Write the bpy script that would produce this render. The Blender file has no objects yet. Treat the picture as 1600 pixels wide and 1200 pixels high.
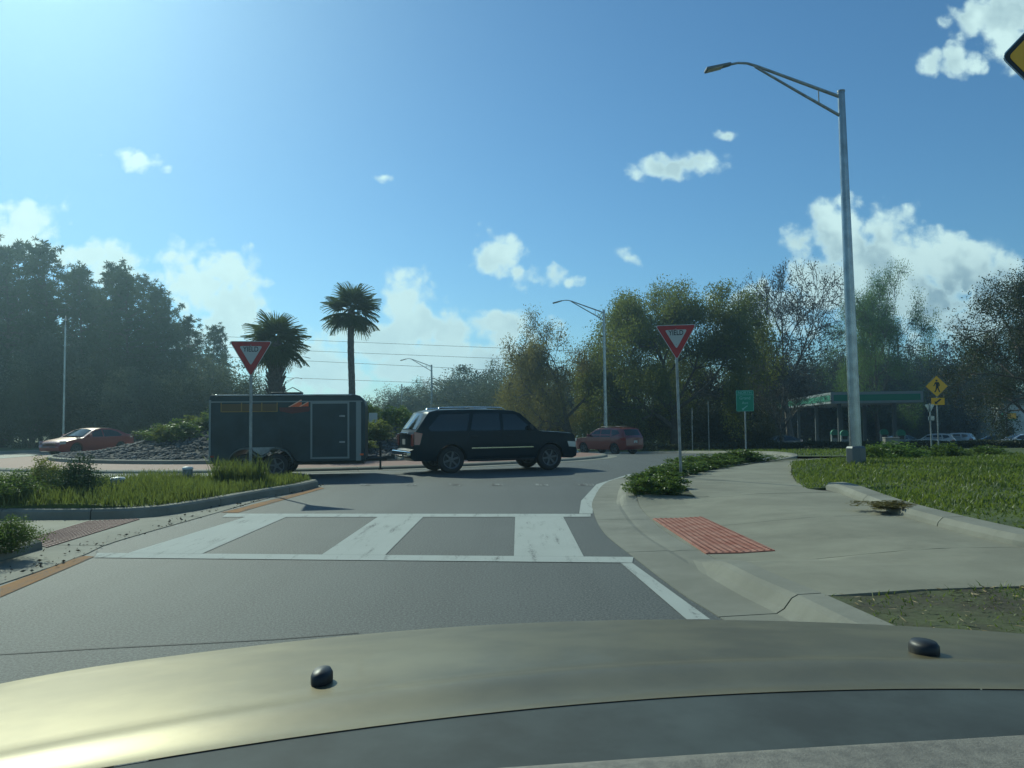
import bpy, bmesh, math, random
import numpy as np
from mathutils import Vector, Matrix, Euler

R = math.radians
rng = np.random.default_rng(7)
random.seed(7)
scene = bpy.context.scene
COL = scene.collection

# ------------------------------------------------------------------ camera
CAM_H, F_PX, PITCH, ROLL = 1.45, 1250.0, math.atan(62 / 1250), R(-0.6)
cam_data = bpy.data.cameras.new('camera')
cam_data.sensor_width = 36.0
cam_data.lens = 36.0 * F_PX / 1600.0
cam_data.clip_start = 0.05
cam_data.clip_end = 3000.0
cam = bpy.data.objects.new('camera', cam_data)
COL.objects.link(cam)
CAM_M = Matrix.Rotation(math.pi / 2 + PITCH, 3, 'X') @ Matrix.Rotation(ROLL, 3, 'Z')
cam.matrix_world = Matrix.Translation((0, 0, CAM_H)) @ CAM_M.to_4x4()
scene.camera = cam

# ------------------------------------------------------------------ exposure
scene.view_settings.view_transform = 'Standard'
scene.view_settings.look = 'None'
scene.view_settings.exposure = 0.0
scene.view_settings.gamma = 1.0
scene.view_settings.use_white_balance = True      # the photo's cool, slightly green camera balance
scene.view_settings.white_balance_temperature = 6100
scene.view_settings.white_balance_tint = -6
scene.cycles.use_denoising = True
scene.cycles.max_bounces = 7
scene.cycles.transparent_max_bounces = 8
scene.cycles.volume_bounces = 0
scene.cycles.sample_clamp_indirect = 6.0

SUN_AZ, SUN_EL = R(-33.0), R(34.0)       # azimuth from +Y towards +X
SUN_DIR = Vector((math.sin(SUN_AZ) * math.cos(SUN_EL), math.cos(SUN_AZ) * math.cos(SUN_EL), math.sin(SUN_EL)))


def ray(px, py):
    v = CAM_M @ Vector(((px - 800) / F_PX, -(py - 600) / F_PX, -1.0))
    return v


# ------------------------------------------------------------------ world
world = bpy.data.worlds.new('World')
scene.world = world
world.use_nodes = True
nt = world.node_tree
nt.nodes.clear()


class NB:
    """tiny node-graph helper"""
    def __init__(self, tree):
        self.t = tree

    def n(self, typ, **kw):
        nd = self.t.nodes.new(typ)
        for k, v in kw.items():
            setattr(nd, k, v)
        return nd

    def put(self, sock, v):
        if isinstance(v, bpy.types.NodeSocket):
            self.t.links.new(v, sock)
        elif v is not None:
            sock.default_value = v

    def math(self, op, a, b=None, c=None, clamp=False):
        nd = self.n('ShaderNodeMath', operation=op, use_clamp=clamp)
        for i, v in enumerate((a, b, c)):
            if v is not None:
                self.put(nd.inputs[i], v)
        return nd.outputs[0]

    def vmath(self, op, a, b=None):
        nd = self.n('ShaderNodeVectorMath', operation=op)
        self.put(nd.inputs[0], a)
        if b is not None:
            self.put(nd.inputs[1], b)
        return nd.outputs['Value'] if op in ('LENGTH', 'DOT_PRODUCT') else nd.outputs['Vector']

    def mix(self, fac, a, b):
        nd = self.n('ShaderNodeMix', data_type='RGBA')
        self.put(nd.inputs[0], fac)
        self.put(nd.inputs[6], a)
        self.put(nd.inputs[7], b)
        return nd.outputs[2]

    def noise(self, vec, scale, detail=4.0, rough=0.55):
        nd = self.n('ShaderNodeTexNoise')
        if vec is not None:
            self.put(nd.inputs['Vector'], vec)
        nd.inputs['Scale'].default_value = scale
        nd.inputs['Detail'].default_value = detail
        nd.inputs['Roughness'].default_value = rough
        return nd.outputs['Fac']

    def smooth(self, v, lo, hi, a=0.0, b=1.0):
        nd = self.n('ShaderNodeMapRange', interpolation_type='SMOOTHSTEP')
        self.put(nd.inputs['Value'], v)
        nd.inputs['From Min'].default_value = lo
        nd.inputs['From Max'].default_value = hi
        nd.inputs['To Min'].default_value = a
        nd.inputs['To Max'].default_value = b
        return nd.outputs['Result']


W = NB(nt)
sky = W.n('ShaderNodeTexSky', sky_type='NISHITA', sun_disc=False)
sky.sun_elevation = SUN_EL
sky.sun_rotation = SUN_AZ
sky.air_density = 1.0
sky.dust_density = 0.3
sky.ozone_density = 3.0
tc = W.n('ShaderNodeTexCoord')
D = tc.outputs['Generated']
sep = W.n('ShaderNodeSeparateXYZ')
W.put(sep.inputs[0], D)
dy = W.math('MAXIMUM', sep.outputs['Y'], 0.02)
comb = W.n('ShaderNodeCombineXYZ')
W.put(comb.inputs[0], W.math('DIVIDE', sep.outputs['X'], dy))
W.put(comb.inputs[1], W.math('DIVIDE', sep.outputs['Z'], dy))
uv = comb.outputs[0]
CLOUDS = [  # photo px centre, radii: cumulus placed as directions in the sky
    (45, 345, 60, 36), (20, 375, 50, 34), (130, 392, 60, 30), (185, 412, 62, 34), (222, 432, 34, 20),
    (325, 432, 80, 48), (285, 412, 40, 20), (365, 470, 62, 46), (345, 510, 75, 40),
    (628, 472, 44, 46), (650, 512, 58, 34), (705, 522, 50, 26), (590, 540, 85, 46), (510, 575, 110, 50),
    (785, 515, 70, 30), (700, 568, 170, 40),
    (783, 402, 40, 32), (815, 426, 28, 17), (862, 430, 20, 12), (977, 400, 13, 12), (888, 437, 12, 8),
    (1058, 259, 58, 19), (1088, 248, 32, 14),
    (1318, 378, 80, 62), (1400, 395, 125, 58), (1480, 405, 105, 50), (1410, 465, 190, 66), (1285, 440, 60, 66),
    (1190, 490, 70, 46), (1550, 450, 80, 70), (1525, 505, 80, 36),
    (1565, 25, 75, 48), (1495, 100, 48, 24), (1600, 75, 60, 44),
    (232, 250, 30, 13), (205, 237, 17, 10), (163, 238, 13, 7), (262, 259, 14, 8), (603, 273, 14, 7), (1128, 210, 14, 7),
    (1900, 350, 200, 90), (-260, 420, 190, 80), (1780, 120, 120, 60), (-150, 250, 90, 30)]
acc = None
warp = W.n('ShaderNodeTexNoise')
W.put(warp.inputs['Vector'], uv)
warp.inputs['Scale'].default_value = 9.0
warp.inputs['Detail'].default_value = 3.0
wv = W.vmath('MULTIPLY', W.vmath('SUBTRACT', warp.outputs['Color'], (0.5, 0.5, 0.5)), (0.05, 0.035, 0.0))
uvw = W.vmath('ADD', uv, wv)
for (cx, cy, rx, ry) in CLOUDS:
    rx, ry = (rx * 1.1, ry * 1.1) if rx < 40 else (rx * 1.12, ry * 1.12)
    d = ray(cx, cy)
    u0, v0 = d.x / d.y, d.z / d.y
    k = W.vmath('MULTIPLY', W.vmath('SUBTRACT', uvw, (u0, v0, 0)), (F_PX / rx, F_PX / ry, 0))
    e = W.math('SUBTRACT', 1.0, W.vmath('LENGTH', k))
    if rx < 60: e = W.math('MULTIPLY', e, 0.30 + 0.70 * rx / 60)
    acc = e if acc is None else W.math('MAXIMUM', acc, e)
# scattered cumulus elsewhere round the horizon, same sky continuing behind the viewer
back = W.noise(D, 3.2, 5.0, 0.6)
elev = W.smooth(sep.outputs['Z'], 0.02, 0.35, 0.12, -0.5)
bk = W.math('ADD', W.math('MULTIPLY', W.math('SUBTRACT', back, 0.5), 4.0), elev)
bk = W.math('ADD', bk, W.smooth(sep.outputs['Y'], 0.25, 0.6, 0.0, -4.0))
acc = W.math('MAXIMUM', W.math('MINIMUM', acc, 1.0), W.math('MINIMUM', bk, 0.8))
def vor(scale):
    nd = W.n('ShaderNodeTexVoronoi', feature='SMOOTH_F1', voronoi_dimensions='2D')
    W.put(nd.inputs['Vector'], uvf)
    nd.inputs['Scale'].default_value = scale
    nd.inputs['Smoothness'].default_value = 0.35
    return nd.outputs['Distance']
wf2 = W.n('ShaderNodeTexNoise')
W.put(wf2.inputs['Vector'], uv)
wf2.inputs['Scale'].default_value = 45.0
wf2.inputs['Detail'].default_value = 4.0
uvf = W.vmath('ADD', uv, W.vmath('MULTIPLY', W.vmath('SUBTRACT', wf2.outputs['Color'], (0.5, 0.5, 0.5)), (0.022, 0.022, 0.0)))
fb = W.noise(uv, 20.0, 6.0, 0.62)
bil = W.math('ADD', W.math('MULTIPLY', W.math('SUBTRACT', 0.42, vor(24.0)), 0.34), W.math('MULTIPLY', W.math('SUBTRACT', 0.42, vor(60.0)), 0.20))
n1 = W.math('ADD', W.math('ADD', 0.5, W.math('MULTIPLY', W.math('SUBTRACT', fb, 0.5), 0.75)), bil)
n2 = W.noise(W.vmath('ADD', uv, (-0.012, 0.014, 0.0)), 26.0, 2.0, 0.62)
dens = W.math('ADD', acc, W.math('MULTIPLY', W.math('SUBTRACT', n1, 0.5), 2.2))
alpha = W.smooth(dens, -0.12, 0.48)
alpha = W.math('MULTIPLY', alpha, W.smooth(dens, -0.1, 0.6, 0.6, 1.0))
big = W.noise(uv, 11.0, 3.0, 0.5)
big2 = W.noise(W.vmath('ADD', uv, (-0.030, 0.045, 0.0)), 11.0, 3.0, 0.5)
relief = W.smooth(W.math('ADD', W.math('SUBTRACT', big2, big), W.math('MULTIPLY', W.math('SUBTRACT', n2, n1), 0.6)), -0.20, 0.24)
side = W.smooth(sep.outputs['X'], -0.25, 0.40, 0.22, 1.0)
core = W.smooth(dens, 0.15, 0.7)
low = W.smooth(W.math('DIVIDE', sep.outputs['Z'], dy), 0.10, 0.26, 1.0, 0.0)
shade = W.math('MULTIPLY', W.math('MULTIPLY', core, side), W.math('ADD', W.math('MULTIPLY', low, 0.42), W.math('MULTIPLY', relief, 0.55)), clamp=True)
ccol = W.mix(shade, (7.4, 8.8, 9.0, 1), (2.0, 3.1, 4.2, 1))
bg1 = W.n('ShaderNodeBackground')
tint = W.n('ShaderNodeMix', data_type='RGBA', blend_type='MULTIPLY')
tint.inputs[0].default_value = 1.0
W.put(tint.inputs[6], sky.outputs[0])
tint.inputs[7].default_value = (0.73, 0.955, 1.10, 1)
W.put(bg1.inputs[0], tint.outputs[2])
bg1.inputs[1].default_value = 0.088
bg2 = W.n('ShaderNodeBackground')
W.put(bg2.inputs[0], ccol)
bg2.inputs[1].default_value = 0.10
ms = W.n('ShaderNodeMixShader')
W.put(ms.inputs[0], alpha)
W.put(ms.inputs[1], bg1.outputs[0])
W.put(ms.inputs[2], bg2.outputs[0])
wo = W.n('ShaderNodeOutputWorld')
W.put(wo.inputs[0], ms.outputs[0])

# ------------------------------------------------------------------ sun
sun_data = bpy.data.lights.new('sun', 'SUN')
sun_data.energy = 3.4
sun_data.angle = R(0.53)
sun_data.color = (1.0, 0.96, 0.80)
sun = bpy.data.objects.new('sun', sun_data)
COL.objects.link(sun)
sun.location = SUN_DIR * 80
sun.rotation_euler = SUN_DIR.to_track_quat('Z', 'Y').to_euler()


# ================================================================== helpers
def sst(x, a, b):
    t = min(1.0, max(0.0, (x - a) / (b - a)))
    return t * t * (3 - 2 * t)


HY = [(-1000, 0), (28, 0), (38, .14), (48, .43), (60, .9), (80, 1.8), (120, 2.2), (250, 2.6), (5000, 3.0)]
HYx = np.array([a for a, b in HY]); HYz = np.array([b for a, b in HY])


def H(x, y):
    return -float(np.interp(y, HYx, HYz)) * sst(x, -10, 8)


def ground_at(px, py, off=0.0):
    """photo pixel to the point where its ray meets the ground surface raised by off"""
    d = ray(px, py)
    p = Vector((0, 0, CAM_H))
    z = off
    for _ in range(40):
        t = (z - CAM_H) / d.z
        p = Vector((0, 0, CAM_H)) + d * t
        z = 0.5 * z + 0.5 * (H(p.x, p.y) + off)
    return p


def at(px, py, depth):
    d = ray(px, py)
    return Vector((0, 0, CAM_H)) + d * (depth / d.y)


def xy(px, py, off=0.0):
    p = ground_at(px, py, off)
    return (p.x, p.y)


def tag(o, label=None, cat=None, group=None, kind=None):
    if label: o['label'] = label
    if cat: o['category'] = cat
    if group: o['group'] = group
    if kind: o['kind'] = kind
    return o


def link(name, me, m=None, parent=None):
    o = bpy.data.objects.new(name, me)
    COL.objects.link(o)
    if m is not None and me is not None:
        if not me.materials:
            me.materials.append(m)
    if parent is not None:
        o.parent = parent
    return o


def empty(name, loc=(0, 0, 0), rz=0.0):
    o = bpy.data.objects.new(name, None)
    COL.objects.link(o)
    o.location = loc
    o.rotation_euler = (0, 0, rz)
    o.empty_display_size = 0.2
    return o


def copy_tree(o, parent=None):
    c = o.copy()
    COL.objects.link(c)
    c.parent = parent
    for ch in list(o.children):
        copy_tree(ch, c)
    return c


def bm_obj(name, bm, m, parent=None, smooth=False, angle=None):
    bmesh.ops.recalc_face_normals(bm, faces=bm.faces)
    me = bpy.data.meshes.new(name)
    bm.to_mesh(me)
    bm.free()
    if smooth:
        for p in me.polygons: p.use_smooth = True
        if angle: me.set_sharp_from_angle(angle=R(angle))
    return link(name, me, m, parent)


def np_mesh(name, verts, faces, smooth=False):
    """verts (n,3), faces (m,k) arrays of equal sized polygons"""
    verts = np.ascontiguousarray(verts, dtype=np.float32)
    faces = np.ascontiguousarray(faces, dtype=np.int32)
    me = bpy.data.meshes.new(name)
    k = faces.shape[1]
    me.vertices.add(len(verts))
    me.vertices.foreach_set('co', verts.ravel())
    me.loops.add(faces.size)
    me.loops.foreach_set('vertex_index', faces.ravel())
    me.polygons.add(len(faces))
    me.polygons.foreach_set('loop_start', np.arange(0, faces.size, k, dtype=np.int32))
    me.polygons.foreach_set('loop_total', np.full(len(faces), k, dtype=np.int32))
    if smooth:
        me.polygons.foreach_set('use_smooth', np.ones(len(faces), dtype=bool))
    me.update(calc_edges=True)
    me.validate()
    return me


def add_box(bm, c, s, rz=0.0, rot=None):
    mt = Matrix.Translation(c) @ (rot.to_4x4() if rot is not None else Matrix.Rotation(rz, 4, 'Z')) @ Matrix.Diagonal((s[0], s[1], s[2], 1))
    return bmesh.ops.create_cube(bm, size=1.0, matrix=mt)['verts']


def add_tube(bm, pts, radii, seg=10, cap=True):
    """tapered tube along points"""
    pts = [Vector(p) for p in pts]
    if not hasattr(radii, '__len__'): radii = [radii] * len(pts)
    rings = []
    for i, p in enumerate(pts):
        d = (pts[min(i + 1, len(pts) - 1)] - pts[max(i - 1, 0)]).normalized()
        a = d.cross(Vector((0, 0, 1)) if abs(d.z) < .8 else Vector((0, 1, 0)))
        a.normalize()
        b = d.cross(a)
        rings.append([bm.verts.new(p + (a * math.cos(t) + b * math.sin(t)) * radii[i]) for t in [2 * math.pi * k / seg for k in range(seg)]])
    for r0, r1 in zip(rings, rings[1:]):
        for k in range(seg):
            bm.faces.new((r0[k], r0[(k + 1) % seg], r1[(k + 1) % seg], r1[k]))
    if cap:
        bm.faces.new(rings[0][::-1]); bm.faces.new(rings[-1])


def add_lathe(bm, prof, seg=24, axis='Z', center=(0, 0, 0), cap=True):
    """prof: list of (radius, height)"""
    c = Vector(center)
    rings = []
    for r, h in prof:
        ring = []
        for k in range(seg):
            t = 2 * math.pi * k / seg
            if axis == 'Z': v = (r * math.cos(t), r * math.sin(t), h)
            else: v = (r * math.cos(t), h, r * math.sin(t))
            ring.append(bm.verts.new(c + Vector(v)))
        rings.append(ring)
    for r0, r1 in zip(rings, rings[1:]):
        for k in range(seg):
            bm.faces.new((r0[k], r0[(k + 1) % seg], r1[(k + 1) % seg], r1[k]))
    if not cap: return
    if prof[0][0] > 1e-6: bm.faces.new(rings[0])
    if prof[-1][0] > 1e-6: bm.faces.new(rings[-1])


def add_prism(bm, poly, y0, y1):
    """poly in (x,z), extruded along y"""
    a = [bm.verts.new((x, y0, z)) for x, z in poly]
    b = [bm.verts.new((x, y1, z)) for x, z in poly]
    bm.faces.new(a); bm.faces.new(b[::-1])
    n = len(poly)
    for i in range(n):
        bm.faces.new((a[i], a[(i + 1) % n], b[(i + 1) % n], b[i]))


def bevel(o, w=0.01, seg=2, ang=35):
    md = o.modifiers.new('bevel', 'BEVEL')
    md.width = w; md.segments = seg; md.limit_method = 'ANGLE'; md.angle_limit = R(ang)
    return o


def text_mesh(body, size, ext=0.002):
    cu = bpy.data.curves.new('text', 'FONT')
    cu.body = body; cu.size = size; cu.align_x = 'CENTER'; cu.align_y = 'CENTER'; cu.extrude = ext
    cu.resolution_u = 3; cu.offset = size * .012
    o = bpy.data.objects.new('text', cu)
    COL.objects.link(o)
    dg = bpy.context.evaluated_depsgraph_get()
    me = bpy.data.meshes.new_from_object(o.evaluated_get(dg))
    bpy.data.objects.remove(o)
    me.transform(Matrix.Rotation(math.pi / 2, 4, 'X'))    # now in the x-z plane, facing -y
    return me


# ------------------------------------------------------------------ materials
def mat(name, col, rough=0.6, metal=0.0, var=0.0, vscale=3.0, bump=0.0, bscale=40.0, spec=0.5, coat=0.0, col2=None, detail=5.0, island=0.0):
    m = bpy.data.materials.new(name)
    m.use_nodes = True
    g = NB(m.node_tree)
    b = m.node_tree.nodes['Principled BSDF']
    b.inputs['Roughness'].default_value = rough
    b.inputs['Metallic'].default_value = metal
    b.inputs['Specular IOR Level'].default_value = spec
    if coat:
        b.inputs['Coat Weight'].default_value = coat
        b.inputs['Coat Roughness'].default_value = 0.06
    c = (*col, 1)
    geo = None
    if var or bump or island:
        geo = g.n('ShaderNodeNewGeometry')
    if var:
        c2 = (*(col2 or [min(1, v * 1.45) for v in col]), 1)
        c1 = (*[v * (1 - var) for v in col], 1)
        f = g.smooth(g.noise(geo.outputs['Position'], vscale, detail, 0.6), 0.28, 0.72)
        c = g.mix(f, c1, c2)
    if island:
        k = g.math('ADD', 1.0 - island, g.math('MULTIPLY', geo.outputs['Random Per Island'], 2 * island))
        c = g.vmath('SCALE', c, None) if False else c
        mx = g.n('ShaderNodeMix', data_type='RGBA', blend_type='MULTIPLY')
        mx.inputs[0].default_value = 1.0
        g.put(mx.inputs[6], c)
        cc = g.n('ShaderNodeCombineXYZ')
        for i in range(3): g.put(cc.inputs[i], k)
        g.put(mx.inputs[7], cc.outputs[0])
        c = mx.outputs[2]
    g.put(b.inputs['Base Color'], c)
    if bump:
        bp = g.n('ShaderNodeBump')
        bp.inputs['Strength'].default_value = bump
        bp.inputs['Distance'].default_value = 0.02
        g.put(bp.inputs['Height'], g.noise(geo.outputs['Position'], bscale, 4.0, 0.6))
        g.put(b.inputs['Normal'], bp.outputs[0])
    return m


def leaf_mat(name, col, col2, trans=0.4, rough=0.55, vscale=0.6, patch=0.5):
    m = bpy.data.materials.new(name)
    m.use_nodes = True
    t = m.node_tree
    g = NB(t)
    t.nodes.remove(t.nodes['Principled BSDF'])
    out = t.nodes['Material Output']
    geo = g.n('ShaderNodeNewGeometry')
    oi = g.n('ShaderNodeObjectInfo')
    f = g.math('ADD', g.math('MULTIPLY', geo.outputs['Random Per Island'], 1.1 - patch),
               g.math('MULTIPLY', g.smooth(g.noise(geo.outputs['Position'], vscale, 3.0), 0.3, 0.7), patch))
    f = g.math('ADD', f, g.math('MULTIPLY', g.math('SUBTRACT', oi.outputs['Random'], 0.5), 0.35), clamp=True)
    c = g.mix(f, (*col, 1), (*col2, 1))
    d = g.n('ShaderNodeBsdfDiffuse')
    g.put(d.inputs[0], c)
    tr = g.n('ShaderNodeBsdfTranslucent')
    g.put(tr.inputs[0], g.mix(0.5, c, (*[min(1, v * 1.8) for v in col2], 1)))
    gl = g.n('ShaderNodeBsdfGlossy')
    gl.inputs['Roughness'].default_value = rough
    gl.inputs[0].default_value = (0.8, 0.8, 0.8, 1)
    m1 = g.n('ShaderNodeMixShader'); m1.inputs[0].default_value = trans
    g.put(m1.inputs[1], d.outputs[0]); g.put(m1.inputs[2], tr.outputs[0])
    m2 = g.n('ShaderNodeMixShader'); m2.inputs[0].default_value = 0.04
    g.put(m2.inputs[1], m1.outputs[0]); g.put(m2.inputs[2], gl.outputs[0])
    g.put(out.inputs[0], m2.outputs[0])
    return m


def asphalt_mat():
    m = bpy.data.materials.new('asphalt')
    m.use_nodes = True
    g = NB(m.node_tree)
    b = m.node_tree.nodes['Principled BSDF']
    geo = g.n('ShaderNodeNewGeometry')
    P = geo.outputs['Position']
    big = g.smooth(g.noise(P, 0.35, 4.0), 0.3, 0.7)
    fine = g.noise(P, 48.0, 4.0, 0.8)
    agg = g.smooth(g.noise(P, 30.0, 3.0, 0.6), 0.66, 0.76)
    c = g.mix(big, (0.050, 0.057, 0.054, 1), (0.070, 0.078, 0.073, 1))
    wheel = g.smooth(g.noise(g.vmath('MULTIPLY', P, (1.6, 0.10, 1.0)), 1.0, 3.0, 0.5), 0.42, 0.66)
    c = g.mix(g.math('MULTIPLY', wheel, 0.55), c, (0.036, 0.040, 0.038, 1))
    oil = g.smooth(g.noise(g.vmath('ADD', P, (3.0, 8.0, 0.0)), 1.1, 4.0, 0.6), 0.62, 0.74)
    c = g.mix(g.math('MULTIPLY', oil, 0.5), c, (0.03, 0.032, 0.03, 1))
    c = g.mix(g.smooth(fine, 0.40, 0.66), c, (0.150, 0.163, 0.152, 1))
    c = g.mix(g.math('MULTIPLY', agg, 0.5), c, (0.32, 0.33, 0.31, 1))
    g.put(b.inputs['Base Color'], c)
    b.inputs['Roughness'].default_value = 0.72
    b.inputs['Specular IOR Level'].default_value = 0.45
    bp = g.n('ShaderNodeBump')
    bp.inputs['Strength'].default_value = 0.55
    bp.inputs['Distance'].default_value = 0.012
    g.put(bp.inputs['Height'], g.noise(P, 70.0, 4.0, 0.7))
    g.put(b.inputs['Normal'], bp.outputs[0])
    return m


def paint_mat(name, col, under=(0.08, 0.08, 0.078), wear=0.335):
    m = bpy.data.materials.new(name)
    m.use_nodes = True
    g = NB(m.node_tree)
    b = m.node_tree.nodes['Principled BSDF']
    P = g.n('ShaderNodeNewGeometry').outputs['Position']
    st = g.vmath('MULTIPLY', P, (3.2, 0.35, 1.0))
    streak = g.noise(st, 2.4, 5.0, 0.65)
    spot = g.noise(P, 38.0, 5.0, 0.75)
    f = g.smooth(g.math('ADD', g.math('MULTIPLY', streak, 0.6), g.math('MULTIPLY', spot, 0.4)), wear - 0.02, wear + 0.14)
    c = g.mix(g.noise(P, 1.3, 4.0), (*[v * 0.8 for v in col], 1), (*col, 1))
    g.put(b.inputs['Base Color'], g.mix(f, (*under, 1), c))
    b.inputs['Roughness'].default_value = 0.85
    b.inputs['Specular IOR Level'].default_value = 0.3
    bp = g.n('ShaderNodeBump')
    bp.inputs['Strength'].default_value = 0.3
    bp.inputs['Distance'].default_value = 0.01
    g.put(bp.inputs['Height'], g.noise(P, 70.0, 4.0, 0.7))
    g.put(b.inputs['Normal'], bp.outputs[0])
    return m


def concrete_mat(name, c1, c2, stain=0.55):
    m = bpy.data.materials.new(name)
    m.use_nodes = True
    g = NB(m.node_tree)
    b = m.node_tree.nodes['Principled BSDF']
    P = g.n('ShaderNodeNewGeometry').outputs['Position']
    c = g.mix(g.smooth(g.noise(P, 0.9, 6.0, 0.65), 0.3, 0.7), (*c1, 1), (*c2, 1))
    st = g.smooth(g.noise(g.vmath('ADD', P, (13.1, 4.2, 0)), 0.55, 7.0, 0.7), 0.5, 0.74)
    c = g.mix(g.math('MULTIPLY', st, stain), c, (*[v * 0.6 for v in c1], 1))
    c = g.mix(g.math('MULTIPLY', g.smooth(g.noise(P, 120.0, 3.0, 0.7), 0.5, 0.8), 0.35), c, (*[v * 0.62 for v in c1], 1))
    g.put(b.inputs['Base Color'], c)
    b.inputs['Roughness'].default_value = 0.85
    bp = g.n('ShaderNodeBump')
    bp.inputs['Strength'].default_value = 0.25
    bp.inputs['Distance'].default_value = 0.008
    g.put(bp.inputs['Height'], g.noise(P, 55.0, 5.0, 0.7))
    g.put(b.inputs['Normal'], bp.outputs[0])
    return m


def brick_mat():
    m = bpy.data.materials.new('apron_brick')
    m.use_nodes = True
    g = NB(m.node_tree)
    b = m.node_tree.nodes['Principled BSDF']
    P = g.n('ShaderNodeNewGeometry').outputs['Position']
    bt = g.n('ShaderNodeTexBrick')
    g.put(bt.inputs['Vector'], P)
    bt.inputs['Scale'].default_value = 4.0
    bt.inputs['Color1'].default_value = (0.30, 0.125, 0.09, 1)
    bt.inputs['Color2'].default_value = (0.22, 0.10, 0.075, 1)
    bt.inputs['Mortar'].default_value = (0.20, 0.15, 0.12, 1)
    bt.inputs['Mortar Size'].default_value = 0.02
    c = g.mix(g.math('MULTIPLY', g.noise(P, 0.8, 5.0), 0.5), bt.outputs[0], (0.33, 0.20, 0.15, 1))
    g.put(b.inputs['Base Color'], c)
    b.inputs['Roughness'].default_value = 0.8
    return m


M = {}
M['asphalt'] = asphalt_mat()
M['white_paint'] = paint_mat('white_road_paint', (0.47, 0.50, 0.46))
M['yellow_paint'] = paint_mat('yellow_road_paint', (0.30, 0.125, 0.018), wear=0.40)
M['concrete'] = concrete_mat('pavement_concrete', (0.21, 0.20, 0.145), (0.285, 0.272, 0.20), 0.6)
M['kerb'] = concrete_mat('kerb_concrete', (0.195, 0.19, 0.148), (0.265, 0.258, 0.205), 0.8)
M['gap'] = mat('joint_dirt', (0.07, 0.065, 0.05), 0.9)
M['brick'] = brick_mat()
M['tactile'] = mat('tactile_red', (0.46, 0.135, 0.075), 0.75, var=0.3, vscale=4, col2=(0.46, 0.22, 0.15))
M['tactile_old'] = mat('tactile_dull_red', (0.27, 0.10, 0.075), 0.7, var=0.3, vscale=5, col2=(0.31, 0.16, 0.13))
M['soil'] = mat('soil', (0.075, 0.06, 0.038), 0.95, var=0.35, vscale=2.5, bump=0.6, bscale=18, col2=(0.085, 0.10, 0.035))
M['turf'] = mat('turf', (0.055, 0.085, 0.018), 0.9, var=0.3, vscale=1.2, bump=0.7, bscale=25, col2=(0.10, 0.13, 0.03))
M['galv'] = mat('galvanised_steel', (0.26, 0.275, 0.27), 0.5, 0.5, var=0.15, vscale=6)
M['alu'] = mat('brushed_aluminium', (0.27, 0.29, 0.29), 0.27, 0.85, var=0.12, vscale=3)
M['dark_metal'] = mat('dark_grey_metal', (0.16, 0.17, 0.17), 0.5, 0.5)
M['sign_red'] = mat('sign_red', (0.27, 0.018, 0.018), 0.5, var=0.1, vscale=4)
M['sign_dark_red'] = mat('sign_dark_red', (0.10, 0.008, 0.010), 0.5)
M['sign_white'] = mat('sign_white', (0.46, 0.47, 0.45), 0.5)
M['sign_yellow'] = mat('sign_yellow', (0.85, 0.44, 0.015), 0.45)
M['sign_green'] = mat('sign_green', (0.008, 0.22, 0.12), 0.45)
M['sign_black'] = mat('sign_black', (0.012, 0.012, 0.012), 0.5)
M['rubber'] = mat('tyre_rubber', (0.018, 0.018, 0.019), 0.8)
M['rim'] = mat('wheel_rim', (0.13, 0.135, 0.14), 0.45, 0.6)
M['glass_dark'] = mat('tinted_glass', (0.012, 0.016, 0.018), 0.06, 0.0, spec=0.7)
M['chrome'] = mat('chrome', (0.75, 0.76, 0.77), 0.12, 1.0)
M['black_plastic'] = mat('black_plastic', (0.016, 0.017, 0.018), 0.5)
M['light_red'] = mat('tail_light_red', (0.22, 0.012, 0.012), 0.15, coat=1.0)
M['light_clear'] = mat('head_light_clear', (0.5, 0.52, 0.53), 0.12, 0.3, coat=1.0)
M['bark'] = mat('bark', (0.085, 0.068, 0.052), 0.9, var=0.35, vscale=4, bump=0.8, bscale=12)
M['bark_grey'] = mat('bark_grey', (0.13, 0.115, 0.095), 0.9, var=0.35, vscale=4, bump=0.8, bscale=12)
M['palm_bark'] = mat('palm_bark', (0.12, 0.105, 0.09), 0.9, var=0.35, vscale=9, bump=0.9, bscale=14)
M['leaf_pine'] = leaf_mat('pine_needles', (0.028, 0.045, 0.016), (0.060, 0.080, 0.026), 0.30)
M['leaf_oak'] = leaf_mat('oak_leaves', (0.056, 0.082, 0.013), (0.15, 0.168, 0.027), 0.55)
M['leaf_oak_dry'] = leaf_mat('oak_leaves_dry', (0.085, 0.080, 0.018), (0.17, 0.15, 0.038), 0.5)
M['leaf_green'] = leaf_mat('fresh_leaves', (0.05, 0.095, 0.016), (0.105, 0.17, 0.03), 0.5)
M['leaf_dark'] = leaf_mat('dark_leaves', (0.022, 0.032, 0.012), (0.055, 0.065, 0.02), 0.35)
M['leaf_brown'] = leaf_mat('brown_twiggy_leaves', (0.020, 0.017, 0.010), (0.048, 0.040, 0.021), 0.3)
M['leaf_grey'] = leaf_mat('grey_green_leaves', (0.05, 0.06, 0.034), (0.10, 0.115, 0.06), 0.4)
M['leaf_palm'] = leaf_mat('palm_leaves', (0.04, 0.062, 0.020), (0.085, 0.11, 0.036), 0.35, 0.4)
M['leaf_shrub'] = leaf_mat('shrub_leaves', (0.045, 0.085, 0.014), (0.115, 0.165, 0.028), 0.45, 0.4, 4.0)
M['grass'] = leaf_mat('grass_blades', (0.038, 0.088, 0.010), (0.14, 0.175, 0.024), 0.5, 0.5, 0.9, 0.75)
M['grass_tall'] = leaf_mat('weedy_grass', (0.050, 0.090, 0.014), (0.14, 0.165, 0.03), 0.5, 0.5, 1.5)
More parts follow.
